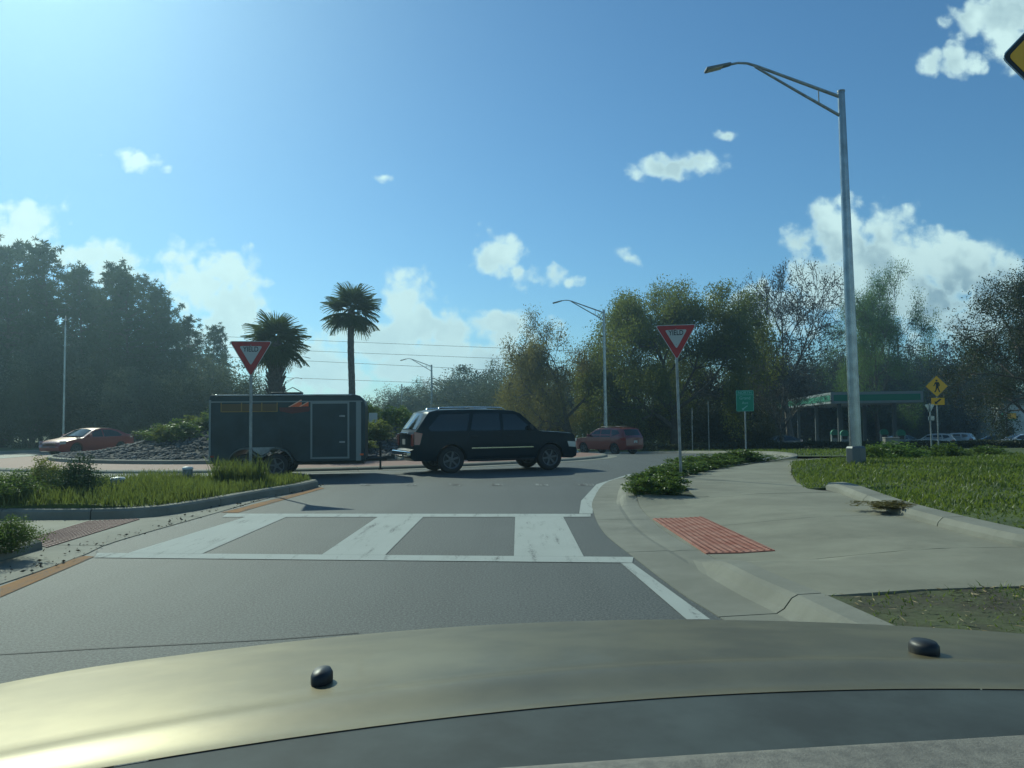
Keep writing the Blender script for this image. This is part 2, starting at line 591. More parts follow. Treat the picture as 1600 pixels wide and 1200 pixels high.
M['leaf_shrub_dark'] = leaf_mat('dark_shrub_leaves', (0.020, 0.042, 0.016), (0.050, 0.085, 0.026), 0.3, 0.4, 4.0)
M['litter'] = mat('dry_litter', (0.11, 0.085, 0.05), 0.85, island=0.5)
M['straw'] = mat('straw', (0.32, 0.24, 0.12), 0.8, island=0.4)
M['rock'] = mat('mound_stones', (0.085, 0.08, 0.078), 0.85, var=0.3, vscale=3, island=0.5)
M['rock_bed'] = mat('stone_bed', (0.035, 0.033, 0.03), 0.95, var=0.3, vscale=6, bump=1.0, bscale=14)

# ================================================================== SETTING
CX, CY = -9.6, 39.0            # roundabout centre
R_APRON, R_ISLE, R_OUT = 14.0, 11.3, 21.3


def circ(r, deg):
    return (CX + r * math.cos(R(deg)), CY + r * math.sin(R(deg)))


def grid_sheet(name, x0, x1, y0, y1, step, zf, m, parent=None):
    nx = int((x1 - x0) / step) + 1; ny = int((y1 - y0) / step) + 1
    xs = np.linspace(x0, x1, nx); ys = np.linspace(y0, y1, ny)
    v = np.array([(x, y, zf(x, y)) for y in ys for x in xs])
    i = np.arange(nx * ny).reshape(ny, nx)
    f = np.stack([i[:-1, :-1], i[:-1, 1:], i[1:, 1:], i[1:, :-1]], -1).reshape(-1, 4)
    return link(name, np_mesh(name, v, f, True), m, parent)


def poly_sheet(name, poly, zf, m, parent=None, step=0.6, skirt=0.0, th=0.0, clip=None):
    """polygon cut on a grid and draped on zf; skirt: walls down to zf-skirt"""
    bm = bmesh.new()
    vs = [bm.verts.new((x, y, 0)) for x, y in poly]
    bm.faces.new(vs)
    if clip:
        for co, no in clip:
            g = bm.verts[:] + bm.edges[:] + bm.faces[:]
            bmesh.ops.bisect_plane(bm, geom=g, plane_co=(*co, 0), plane_no=(*no, 0), clear_outer=True)
    if not bm.verts:
        bm.free(); return None
    xs = [v.co.x for v in bm.verts]; ys = [v.co.y for v in bm.verts]
    for ax, lo, hi in ((0, min(xs), max(xs)), (1, min(ys), max(ys))):
        n = int((hi - lo) / step)
        for k in range(1, n + 1):
            co = [0, 0, 0]; no = [0, 0, 0]
            co[ax] = lo + (hi - lo) * k / (n + 1); no[ax] = 1
            bmesh.ops.bisect_plane(bm, geom=bm.verts[:] + bm.edges[:] + bm.faces[:], plane_co=co, plane_no=no)
    for v in bm.verts: v.co.z = zf(v.co.x, v.co.y)
    if skirt:
        be = [e for e in bm.edges if e.is_boundary]
        r = bmesh.ops.extrude_edge_only(bm, edges=be)
        for v in r['geom']:
            if isinstance(v, bmesh.types.BMVert): v.co.z -= skirt
    bmesh.ops.recalc_face_normals(bm, faces=bm.faces)
    up = sum(f.normal.z * f.calc_area() for f in bm.faces)
    me = bpy.data.meshes.new(name)
    bm.to_mesh(me); bm.free()
    if up < 0: me.flip_normals()
    return link(name, me, m, parent)


def catmull(pts, n=6):
    out = []
    P = [pts[0]] + list(pts) + [pts[-1]]
    for i in range(1, len(P) - 2):
        p0, p1, p2, p3 = [Vector(p) for p in P[i - 1:i + 3]]
        for k in range(n):
            t = k / n
            out.append(0.5 * ((2 * p1) + (p2 - p0) * t + (2 * p0 - 5 * p1 + 4 * p2 - p3) * t * t + (3 * p1 - p0 - 3 * p2 + p3) * t ** 3))
    out.append(Vector(P[-2]))
    return out


def offset_path(path, d):
    """positive d: to the right of the walking direction"""
    out = []
    for i, p in enumerate(path):
        t = (path[min(i + 1, len(path) - 1)] - path[max(i - 1, 0)]).normalized()
        out.append(p + Vector((t.y, -t.x)) * d)
    return out


def resample(path, step):
    L = [0.0]
    for a, b in zip(path, path[1:]): L.append(L[-1] + (b - a).length)
    n = max(2, int(round(L[-1] / step)) + 1)
    out = []
    for s in np.linspace(0, L[-1], n):
        i = max(0, min(len(path) - 2, int(np.searchsorted(L, s)) - 1))
        t = (s - L[i]) / max(1e-9, L[i + 1] - L[i])
        out.append(path[i].lerp(path[i + 1], t))
    return out


def kerb(name, path, prof, hfun, parent_name='kerb', seg_len=3.0, gap=0.010, m='kerb', step=0.3):
    """prof: (offset, height, scaled_by_hfun)"""
    root = empty(parent_name)
    tag(root, kind='structure')
    path = resample(path, step)
    per = max(2, int(seg_len / step))
    offs = [offset_path(path, o) for o, h, s in prof]
    i = 0
    while i < len(path) - 1:
        j = min(i + per, len(path) - 1)
        if len(path) - 1 - j < 3: j = len(path) - 1
        bm = bmesh.new()
        rings = []
        for k in range(i, j + 1):
            ring = []
            for (o, h, s), of in zip(prof, offs):
                p = of[k]
                if k == i and i > 0: p = p.lerp(of[k + 1], gap / step)
                if k == j and j < len(path) - 1: p = p.lerp(of[k - 1], gap / step)
                z = H(p.x, p.y) + (h * hfun(p.x, p.y) if s else h)
                ring.append(bm.verts.new((p.x, p.y, z)))
            rings.append(ring)
        n = len(prof)
        for r0, r1 in zip(rings, rings[1:]):
            for k in range(n):
                bm.faces.new((r0[k], r0[(k + 1) % n], r1[(k + 1) % n], r1[k]))
        bm.faces.new(rings[0]); bm.faces.new(rings[-1][::-1])
        bm_obj(name, bm, M[m], root)
        i = j
    return root


# ground, road
grid_sheet('ground', -420, 480, -60, 900, 12.0, lambda x, y: H(x, y) - 0.30, M['turf'])['kind'] = 'structure'
grid_sheet('road', -62, 46, -30, 66, 1.5, lambda x, y: H(x, y), M['asphalt'])['kind'] = 'structure'

# right-hand kerb of the approach, running into the circle
A_pts = [(2.6, -12), (2.15, -3), (1.9, 1.5), (1.68, 4.0), xy(1130, 969), xy(1066, 929), xy(990, 871), xy(944, 833), xy(928, 802), xy(927, 781),
         xy(948, 754), circ(R_OUT, -52.5), circ(R_OUT, -48), circ(R_OUT, -42), circ(R_OUT, -36), circ(R_OUT, -30), circ(R_OUT, -24)]
A_path = catmull([Vector(p) for p in A_pts], 6)
KERB_W = 0.80


def ramp_h(x, y):
    return 0.10 + 0.90 * (1 - sst(y, 7.4, 8.5) + sst(y, 13.4, 15.0))


KPROF = [(0.0, 0.008, 0), (0.44, 0.016, 0), (0.50, 0.05, 1), (0.56, 0.125, 1), (0.61, 0.15, 1), (0.80, 0.155, 1), (0.80, -0.25, 0), (0.0, -0.25, 0)]
kerb('kerb_section', A_path, KPROF, ramp_h)
KB = resample(offset_path(resample(A_path, 0.3), KERB_W + 0.006), 0.3)


def zs(x, y):
    """pavement height on the right, dipping to the ramp"""
    t = max((x - 2.3) / 2.2, (8.3 - y) / 0.9, (y - 13.4) / 1.4)
    return 0.018 + 0.134 * sst(t, 0.0, 1.0)


def kb(y0, y1):
    return [(p.x, p.y) for p in KB if y0 <= p.y <= y1]


# pavement slabs on the right
pave = empty('pavement'); tag(pave, kind='structure')
ramp_poly = kb(6.05, 14.7) + [xy(1085, 773, .15), xy(1308, 769, .15), xy(1350, 786, .15), xy(1390, 801, .15), xy(1490, 830, .15), xy(1600, 856, .15), (5.36, 7.0), (5.5, -2), (5.7, -14),
                              (4.3, -14), (4.2, 2), (4.16, 5.2), xy(1600, 916, .15), xy(1440, 921, .15), xy(1290, 931, .15)]
cuts = [-30, -1.5, 1.7, 4.9, 8.15, 10.95, 40]
for a, b in zip(cuts, cuts[1:]):
    poly_sheet('slab', ramp_poly, zs, M['concrete'], pave, 0.5, 0.12, clip=[((0, a + 0.006), (0, -1)), ((0, b - 0.006), (0, 1))])
path_left = [xy(1085, 773.4, .15), xy(1068, 760, .15), xy(1062, 750, .15), xy(1082, 741, .15), xy(1112, 735, .15), xy(1160, 728, .15), (8.0, 25.4), (10.5, 27.6)]
path_right = [(12.4, 26.2), (9.6, 24.2), xy(1237, 726, .15), xy(1236, 738, .15), xy(1243, 752, .15), xy(1262, 764, .15), xy(1306, 769.4, .15)]
path_poly = path_left + path_right
cuts = [10, 17.7, 20.8, 23.6, 40]
for a, b in zip(cuts, cuts[1:]):
    poly_sheet('slab', path_poly, lambda x, y: zs(x, y) + 0.003, M['concrete'], pave, 0.6, 0.12, clip=[((0, a + 0.006), (0, -1)), ((0, b - 0.006), (0, 1))])
poly_sheet('joint_bed', [(1.9, -14), (5.9, -14), (5.6, 6), (5.6, 9), (6.2, 14.2), (7, 19), (8.6, 23), (5.6, 22.2), (3.6, 17), (2.6, 13.5), (2.2, 8)], lambda x, y: zs(x, y) - 0.03, M['gap'], pave, 0.7)

# low concrete kerb at the back of the pavement
bk = catmull([Vector(p) for p in [(5.72, -14), (5.5, -2), (5.38, 7.0), xy(1600, 856, .15), xy(1490, 830, .15), xy(1390, 801, .15), xy(1350, 786, .15), xy(1308, 768, .15), xy(1288, 763, .15)]], 5)
kerb('kerb_section', bk, [(0.0, 0.10, 0), (0.03, 0.20, 0), (0.09, 0.26, 0), (0.36, 0.27, 0), (0.36, -0.1, 0), (0.0, -0.1, 0)], lambda x, y: 1, 'back_kerb', 3.2)
BKo = [(p.x, p.y) for p in resample(offset_path(bk, 0.355), 0.6)]


# right lawn: low rise that carries the lamp
def zl(x, y):
    z = 0.17 + 0.22 * sst(x, 5.4, 10) * (1 - sst(y, 21, 27))
    z += 0.025 * math.sin(x * 1.3 + 0.5) * math.sin(y * 1.1)
    return z + H(x, y)


lawn_poly = BKo + [xy(1262, 762, .17), xy(1245, 751, .17), xy(1238.5, 738, .17), xy(1239, 726, .17), (9.7, 24.2), (12.5, 26.2), (15, 27), (22, 28), (34, 29), (46, 29), (46, -14)]
poly_sheet('lawn', lawn_poly, zl, M['turf'], None, 0.7, 0.3)['kind'] = 'structure'
# strip between kerb and path where low shrubs grow
bed_poly = kb(14.72, 19) + [circ(R_OUT + .82, d) for d in range(-50, -28, 4)] + [(10.2, 27.8), (8.0, 25.45)] + path_left[::-1][2:]
poly_sheet('planting_bed', bed_poly, lambda x, y: 0.135, M['soil'], None, 0.7, 0.2)['kind'] = 'structure'
near_poly = kb(-14, 6.04) + [xy(1290, 931.6, .15), xy(1440, 921.6, .15), xy(1600, 916.6, .15), (4.14, 5.2), (4.18, 2), (4.28, -14)]
poly_sheet('bare_verge', near_poly, lambda x, y: 0.14 + 0.012 * math.sin(5 * x) * math.sin(4 * y), M['soil'], None, 0.4, 0.2)['kind'] = 'structure'

# tactile paving: plate following the kerb, with raised domes
def tactile(name, quad, zf, m, nu, nv, label):
    """quad: four xy corners a,b,c,d (a-b short side)"""
    a, b, c, d = [Vector(q) for q in quad]
    bm = bmesh.new()
    N = 10
    def P(s, t, h):
        p = a.lerp(b, s).lerp(d.lerp(c, s), t)
        return Vector((p.x, p.y, zf(p.x, p.y) + h))
    rows = [[bm.verts.new(P(s, t / N, 0.012)) for s in (0, 0.5, 1)] for t in range(N + 1)]
    for r0, r1 in zip(rows, rows[1:]):
        for k in range(2): bm.faces.new((r0[k], r0[k + 1], r1[k + 1], r1[k]))
    ex = bmesh.ops.extrude_edge_only(bm, edges=[e for e in bm.edges if e.is_boundary])
    for v in ex['geom']:
        if isinstance(v, bmesh.types.BMVert): v.co.z -= 0.02
    o = bm_obj(name, bm, m)
    tag(o, label, 'tactile paving')
    V, Fq = [], []
    for i in range(nu):
        for j in range(nv):
            p = P((i + .5) / nu, (j + .5) / nv, 0.012)
            base = len(V)
            for r, h in ((0.021, 0.0), (0.013, 0.010)):
                for k in range(6): V.append((p.x + r * 1.15 * math.cos(k * R(60)), p.y + r * 1.15 * math.sin(k * R(60)), p.z + h))
            for k in range(6): Fq.append((base + k, base + (k + 1) % 6, base + 6 + (k + 1) % 6, base + 6 + k))
            Fq.append((base + 6, base + 7, base + 8, base + 9)); Fq.append((base + 6, base + 9, base + 10, base + 11))
    dm = link('dome', np_mesh('dome', np.array(V), np.array(Fq)), m, o)
    tag(dm, kind='stuff')
    return o


tactile('tactile_paving', [xy(1020, 810, .03), xy(1097, 808, .04), xy(1211, 859.5, .05), xy(1103, 864, .03)], zs, M['tactile'], 10, 40,
        'bright red tactile warning mat on the pavement ramp by the crosswalk')

# ---- splitter island on the left
def zi(x, y):
    return 0.15 + 0.10 * (1 - abs(math.sin(0.9 * x)) * 0.4) * sst(-x, 5.2, 7.5)


isl_raw = [xy(0, 813), xy(131, 813), xy(218, 810), xy(289, 802), xy(420, 777), xy(470, 768), xy(497, 761), (-4.62, 19.25), (-5.4, 19.35), (-7.5, 18.45), (-10, 18.05), (-13.5, 18.4), (-15.2, 17.2), (-14, 12.6), (-10.5, 12.45)]
isl = catmull([Vector(p) for p in isl_raw] + [Vector(isl_raw[0])], 4)
# walk so that the island lies to the right: the outline runs left to right along the near side, so reverse it
IK = [(0.0, -0.1, 0), (0.02, 0.13, 0), (0.06, 0.165, 0), (0.22, 0.17, 0), (0.22, -0.1, 0)]
kerb('kerb_section', isl[::-1], IK, lambda x, y: 1, 'island_kerb', 2.8)
isl_in = [(p.x, p.y) for p in offset_path(resample(isl[::-1], 0.4), 0.218)]
poly_sheet('splitter_island', isl_in, zi, M['turf'], None, 0.7, 0.1)['kind'] = 'structure'
# near piece of the island with its kerb, and the cut-through between
ni_raw = [(-4.95 - .7, -14), (-5.6, 0), (-5.58, 6), (-5.6, 9.3), (-6.0, 9.75), (-9, 9.8), (-13, 9.8)]
ni = catmull([Vector(p) for p in ni_raw], 5)
kerb('kerb_section', ni, [(0.0, -0.1, 0), (-0.02, 0.10, 0), (-0.06, 0.13, 0), (-0.22, 0.135, 0), (-0.22, -0.1, 0)], lambda x, y: 1, 'island_kerb', 2.8)
ni_in = [(p.x, p.y) for p in offset_path(ni, -0.218)] + [(-13, -14)]
poly_sheet('splitter_island', ni_in, lambda x, y: 0.13, M['soil'], None, 0.8, 0.1)['kind'] = 'structure'
gut = empty('gutter'); tag(gut, kind='structure')
gl = catmull([Vector(p) for p in [(-4.72, -14), (-4.75, 4), xy(0, 914), xy(131, 868), xy(184, 846), xy(341, 801), xy(420, 778.6), xy(490, 763.5)]], 6)
gl = resample(gl, 0.3)
gr = [p for p in gl]
for i in range(0, len(gl) - 1, 10):
    j = min(i + 10, len(gl) - 1)
    bm = bmesh.new()
    rows = []
    for k in range(i, j + 1):
        y = gl[k].y
        xl = -5.66 if y < 9.5 else (-5.66 - 0.4 * sst(y, 9.5, 12.4) if y < 12.45 else None)
        if xl is None:
            xl = min((p.x for p in isl if abs(p.y - y) < 0.35 and p.x > -7), key=lambda v: -v, default=gl[k].x - 0.1) - 0.02
        xl = min(xl, gl[k].x - 0.05)
        sh = 0.012 if k == i else (-0.012 if k == j else 0)
        rows.append([bm.verts.new((gl[k].x, y + sh, 0.010)), bm.verts.new((xl, y + sh, 0.020)), bm.verts.new((xl, y + sh, -.1)), bm.verts.new((gl[k].x, y + sh, -.1))])
    for r0, r1 in zip(rows, rows[1:]):
        for k in range(4): bm.faces.new((r0[k], r0[(k + 1) % 4], r1[(k + 1) % 4], r1[k]))
    bm.faces.new(rows[0]); bm.faces.new(rows[-1][::-1])
    bm_obj('gutter_slab', bm, M['kerb'], gut)
ct = poly_sheet('cut_through', [(-5.68, 9.7), (-6.05, 12.6), (-13.5, 12.6), (-13.5, 9.7)], lambda x, y: 0.016, M['concrete'], None, 0.8, 0.1)
ct['kind'] = 'structure'
tactile('tactile_paving', [xy(218, 811.5, .02), (-6.5, 12.3), xy(40, 845, .02), xy(73, 856, .02)], lambda x, y: 0.020, M['tactile_old'], 10, 34,
        'faded brick red tactile mat in the gap of the grassy splitter island')

# ---- road markings
def strip(name, pts, m, z=0.006):
    bm = bmesh.new()
    vs = [bm.verts.new((x, y, H(x, y) + z)) for x, y in pts]
    bm.faces.new(vs)
    return bm_obj(name, bm, m)


def marking(name, polys, m, z=0.006):
    """a painted marking: each painted piece is a child sheet of the marking"""
    root = empty(name); tag(root, kind='structure')
    for nm, pts in polys:
        bm = bmesh.new()
        bm.faces.new([bm.verts.new((x, y, H(x, y) + z)) for x, y in pts])
        bmesh.ops.recalc_face_normals(bm, faces=bm.faces)
        o = bm_obj(nm, bm, m, root)
        if o.data.polygons[0].normal.z < 0: o.data.flip_normals()
    return root


def q(*pp): return [xy(*p) for p in pp]


marking('crosswalk', [
    ('crosswalk_line', q((152, 864.5), (990, 871), (988, 880), (148, 872))),
    ('crosswalk_line', q((355, 803), (923, 803.5), (923, 808), (347, 808.4))),
    ('crosswalk_bar', q((383, 808.4), (447, 808.4), (316, 865.6), (200, 864.7))),
    ('crosswalk_bar', q((590, 808.3), (661, 808.3), (602, 867.8), (503, 867.1))),
    ('crosswalk_bar', q((805, 808.2), (880, 808.1), (912, 870.2), (803, 869.4)))], M['white_paint'])
marking('edge_line', [('painted_line', q((970, 880.5), (988, 880.5), (1110, 969), (1073, 969)) )], M['white_paint'])
marking('edge_line', [('painted_line', q((905, 803), (926, 803), (926.5, 781), (946.5, 755), (987, 742.3), (983, 741.2), (932, 757), (908, 783)))], M['white_paint'])
marking('edge_line', [('painted_line', q((148, 870), (128, 869), (0, 917.5), (0, 934)))], M['yellow_paint'])
marking('edge_line', [('painted_line', q((345, 801.3), (500, 761.8), (507, 763.2), (372, 801.3)))], M['yellow_paint'])
yl = []
for cx_, w_ in ((642, 16), (711, 18), (776, 19), (845, 21), (915, 24), (570, 15)):
    yl.append(('yield_dash', q((cx_ - w_ / 2, 756.2), (cx_ + w_ / 2, 756.4), (cx_ + w_ / 2 + 2, 759.2), (cx_ - w_ / 2 + 2, 759.0))))
marking('yield_line', yl, paint_mat('worn_white_paint', (0.36, 0.38, 0.35), wear=0.46))

seam = [xy(*p) for p in ((-40, 1026), (60, 1020), (160, 1014), (300, 1007), (430, 1000), (560, 990))]
marking('tar_seam', [('tar_line', seam + [(x, y + .016) for x, y in seam[::-1]])], mat('tar', (0.05, 0.053, 0.05), 0.8), 0.004)

# ---- central island: kerb ring, brick apron, inner kerb, mound
def ring_pts(r, n=120):
    return [Vector((CX + r * math.cos(t), CY + r * math.sin(t))) for t in np.linspace(0, -2 * math.pi, n)]   # clockwise: inside is on the right


kerb('kerb_section', ring_pts(R_APRON + 0.55), [(0.0, -0.15, 0), (0.0, 0.008, 0), (0.42, 0.018, 0), (0.47, 0.08, 0), (0.55, 0.11, 0), (0.75, 0.115, 0), (0.75, -0.15, 0)], lambda x, y: 1, 'apron_kerb', 3.0, 0.012, step=0.5)
RA = R_APRON - 0.2


def annulus(name, r0, r1, zf, m, nr=3, nt=144, a0=0.0, a1=2 * math.pi):
    v, f = [], []
    full = abs(a1 - a0 - 2 * math.pi) < 1e-6
    for i in range(nr + 1):
        r = r0 + (r1 - r0) * i / nr
        for k in range(nt + (0 if full else 1)):
            t = a0 + (a1 - a0) * k / nt
            x, y = CX + r * math.cos(t), CY + r * math.sin(t)
            v.append((x, y, zf(x, y)))
    n = nt if full else nt + 1
    for i in range(nr):
        for k in range(nt):
            k2 = (k + 1) % n
            f.append((i * n + k, (i + 1) * n + k, (i + 1) * n + k2, i * n + k2))
    return link(name, np_mesh(name, np.array(v), np.array(f), True), m)


annulus('truck_apron', R_ISLE - .1, RA + .01, lambda x, y: H(x, y) + 0.105 + 0.06 * (1 - (math.hypot(x - CX, y - CY) - R_ISLE) / 2.7), M['brick'])['kind'] = 'structure'
kerb('kerb_section', ring_pts(R_ISLE), [(0.0, 0.0, 0), (0.02, 0.28, 0), (0.06, 0.30, 0), (0.2, 0.305, 0), (0.2, 0.0, 0)], lambda x, y: 1, 'island_kerb', 2.8, 0.012, step=0.5)


def zm(x, y):
    r = math.hypot(x - CX, y - CY)
    return H(x, y) + 0.24 + 1.55 * (1 - sst(r, 2.0, 11.2)) + 0.06 * math.sin(1.7 * x) * math.sin(1.9 * y)


annulus('mound', 0.05, R_ISLE - .19, zm, M['rock_bed'], 16, 72)['kind'] = 'structure'

# ---- outer verge beyond the circle
a0, a1 = R(-22), R(205)
ok = [Vector(circ(R_OUT, d)) for d in range(205, -25, -4)]
kerb('kerb_section', ok[::-1], [(0.0, 0.008, 0), (0.44, 0.016, 0), (0.52, 0.10, 0), (0.60, 0.145, 0), (0.80, 0.15, 0), (0.80, -0.2, 0), (0, -0.2, 0)], lambda x, y: 1, 'far_kerb', 3.5, 0.012, step=0.7)
annulus('verge', R_OUT + 0.79, 150, lambda x, y: H(x, y) + 0.125, M['turf'], 60, 160, a0, a1)['kind'] = 'structure'
poly_sheet('forecourt', [(20, 62), (75, 54), (90, 130), (30, 140)], lambda x, y: H(x, y) + 0.135, M['asphalt'], None, 3.0)['kind'] = 'structure'


# ================================================================== VEHICLES
def grid_cut(bm, dx, dz, axes=((0, 'x'), (2, 'z'))):
    for ax, st in ((0, dx), (2, dz)):
        vals = [v.co[ax] for v in bm.verts]
        lo, hi = min(vals), max(vals)
        n = int((hi - lo) / st)
        for k in range(1, n + 1):
            co = [0, 0, 0]; no = [0, 0, 0]
            co[ax] = lo + (hi - lo) * k / (n + 1); no[ax] = 1
            bmesh.ops.bisect_plane(bm, geom=bm.verts[:] + bm.edges[:] + bm.faces[:], plane_co=co, plane_no=no)


def ext_body(name, pts, wf, m, parent, dx=0.22, dz=0.16, crown=0.03, bev=0.035):
    bm = bmesh.new()
    bm.faces.new([bm.verts.new((x, 0, z)) for x, z in pts])
    grid_cut(bm, dx, dz)
    r = bmesh.ops.extrude_face_region(bm, geom=bm.faces[:])
    new = {v for v in r['geom'] if isinstance(v, bmesh.types.BMVert)}
    for v in bm.verts:
        v.co.y = wf(v.co.x, v.co.z) * (1 if v in new else -1)
    for f in (-0.66, -0.33, 0, 0.33, 0.66):
        bmesh.ops.bisect_plane(bm, geom=bm.verts[:] + bm.edges[:] + bm.faces[:], plane_co=(0, f, 0), plane_no=(0, 1, 0))
    for v in bm.verts:
        w = max(0.05, wf(v.co.x, v.co.z))
        k = 1 - min(1, abs(v.co.y) / w) ** 2
        if v.co.z > 0.7: v.co.z += crown * k
        v.co.x += 0.07 * k * (1 if v.co.x > 0 else -1) * sst(abs(v.co.x), 1.6, 2.2) * (1 if v.co.z < 1.2 else 0.5)
    o = bm_obj(name, bm, m, parent, True, 40)
    bevel(o, bev, 3, 45)
    return o


def panel(name, pts, wf, m, parent, side, off=0.006, th=0.02, d=0.25):
    bm = bmesh.new()
    bm.faces.new([bm.verts.new((x, 0, z)) for x, z in pts])
    grid_cut(bm, d, d)
    r = bmesh.ops.extrude_face_region(bm, geom=bm.faces[:])
    new = {v for v in r['geom'] if isinstance(v, bmesh.types.BMVert)}
    for v in bm.verts:
        v.co.y = side * (wf(v.co.x, v.co.z) + (off if v in new else off - th))
    return bm_obj(name, bm, m, parent, True, 30)


def slab(name, corners, m, parent, th=0.012, off=0.012, n=4, bow=0.055):
    """glass-like plate across the body between two (x, z, halfwidth) edges"""
    (x0, z0, w0), (x1, z1, w1) = corners
    nrm = Vector((z0 - z1, 0, x1 - x0)).normalized()
    if nrm.z < 0 and abs(nrm.z) > 0.2: nrm = -nrm
    if abs(nrm.z) <= 0.2 and nrm.x * (x0 + x1) < 0: nrm = -nrm
    bm = bmesh.new()
    lay = []
    for h in (off, off - th):
        rows = []
        for a in range(n + 1):
            t = a / n
            row = []
            for b in range(-n, n + 1):
                s = b / n
                w = w0 + (w1 - w0) * t
                p = Vector((x0 + (x1 - x0) * t, s * w, z0 + (z1 - z0) * t)) + nrm * (h + bow * (1 - s * s))
                row.append(bm.verts.new(p))
            rows.append(row)
        lay.append(rows)
    T, B = lay
    for a in range(n):
        for b in range(2 * n):
            bm.faces.new((T[a][b], T[a][b + 1], T[a + 1][b + 1], T[a + 1][b]))
            bm.faces.new((B[a][b], B[a + 1][b], B[a + 1][b + 1], B[a][b + 1]))
    for a in range(n):
        for e in (0, -1): bm.faces.new((T[a][e], T[a + 1][e], B[a + 1][e], B[a][e]))
    for b in range(2 * n):
        for e in (0, -1): bm.faces.new((T[e][b], T[e][b + 1], B[e][b + 1], B[e][b]))
    return bm_obj(name, bm, m, parent, True, 30)


_wheel_cache = {}


def wheel_meshes(r, w, spokes=6):
    key = (r, w, spokes)
    if key in _wheel_cache: return _wheel_cache[key]
    bm = bmesh.new()
    ri = r * 0.64
    add_lathe(bm, [(ri, -w * .46), (ri * 1.1, -w * .5), (r * .9, -w * .5), (r * .975, -w * .42), (r, -w * .3), (r, w * .3), (r * .975, w * .42), (r * .9, w * .5), (ri * 1.1, w * .5), (ri, w * .46)], 32, 'Y')
    # open the disc ends
    bmesh.ops.delete(bm, geom=[f for f in bm.faces if len(f.verts) > 4], context='FACES')
    bmesh.ops.recalc_face_normals(bm, faces=bm.faces)
    t = bpy.data.meshes.new('tyre'); bm.to_mesh(t); bm.free()
    for p in t.polygons: p.use_smooth = True
    t.materials.append(M['rubber'])
    bm = bmesh.new()
    for s in (1, -1):
        add_lathe(bm, [(ri * 1.02, s * w * .47), (ri * .93, s * w * .44), (ri * .88, s * w * .2), (ri * .3, s * w * .15), (ri * .28, s * w * .3), (0.0001, s * w * .32)], 28, 'Y', cap=False)
        for k in range(spokes):
            a = 2 * math.pi * k / spokes
            rot = Matrix.Rotation(-a, 3, 'Y')
            add_box(bm, rot @ Vector((ri * .58, s * w * .3, 0)), (ri * .74, w * .16, ri * .2), rot=rot)
    bmesh.ops.recalc_face_normals(bm, faces=bm.faces)
    rm = bpy.data.meshes.new('rim'); bm.to_mesh(rm); bm.free()
    rm.materials.append(M['rim']); rm.materials.append(M['black_plastic'])
    for p in rm.polygons:
        c = p.center; q_ = math.hypot(c.x, c.z)
        if abs(c.y) < w * .205 and q_ < ri * .9: p.material_index = 1
    rm.set_sharp_from_angle(angle=R(30))
    for p in rm.polygons: p.use_smooth = True
    _wheel_cache[key] = (t, rm)
    return t, rm


def add_wheels(root, spots, r, w, spokes=6):
    t, rm = wheel_meshes(r, w, spokes)
    for x, y in spots:
        o = link('wheel', t, None, root)
        o.location = (x, y, r)
        o.rotation_euler = (0, random.uniform(0, 6), 0)
        link('rim', rm, None, o)


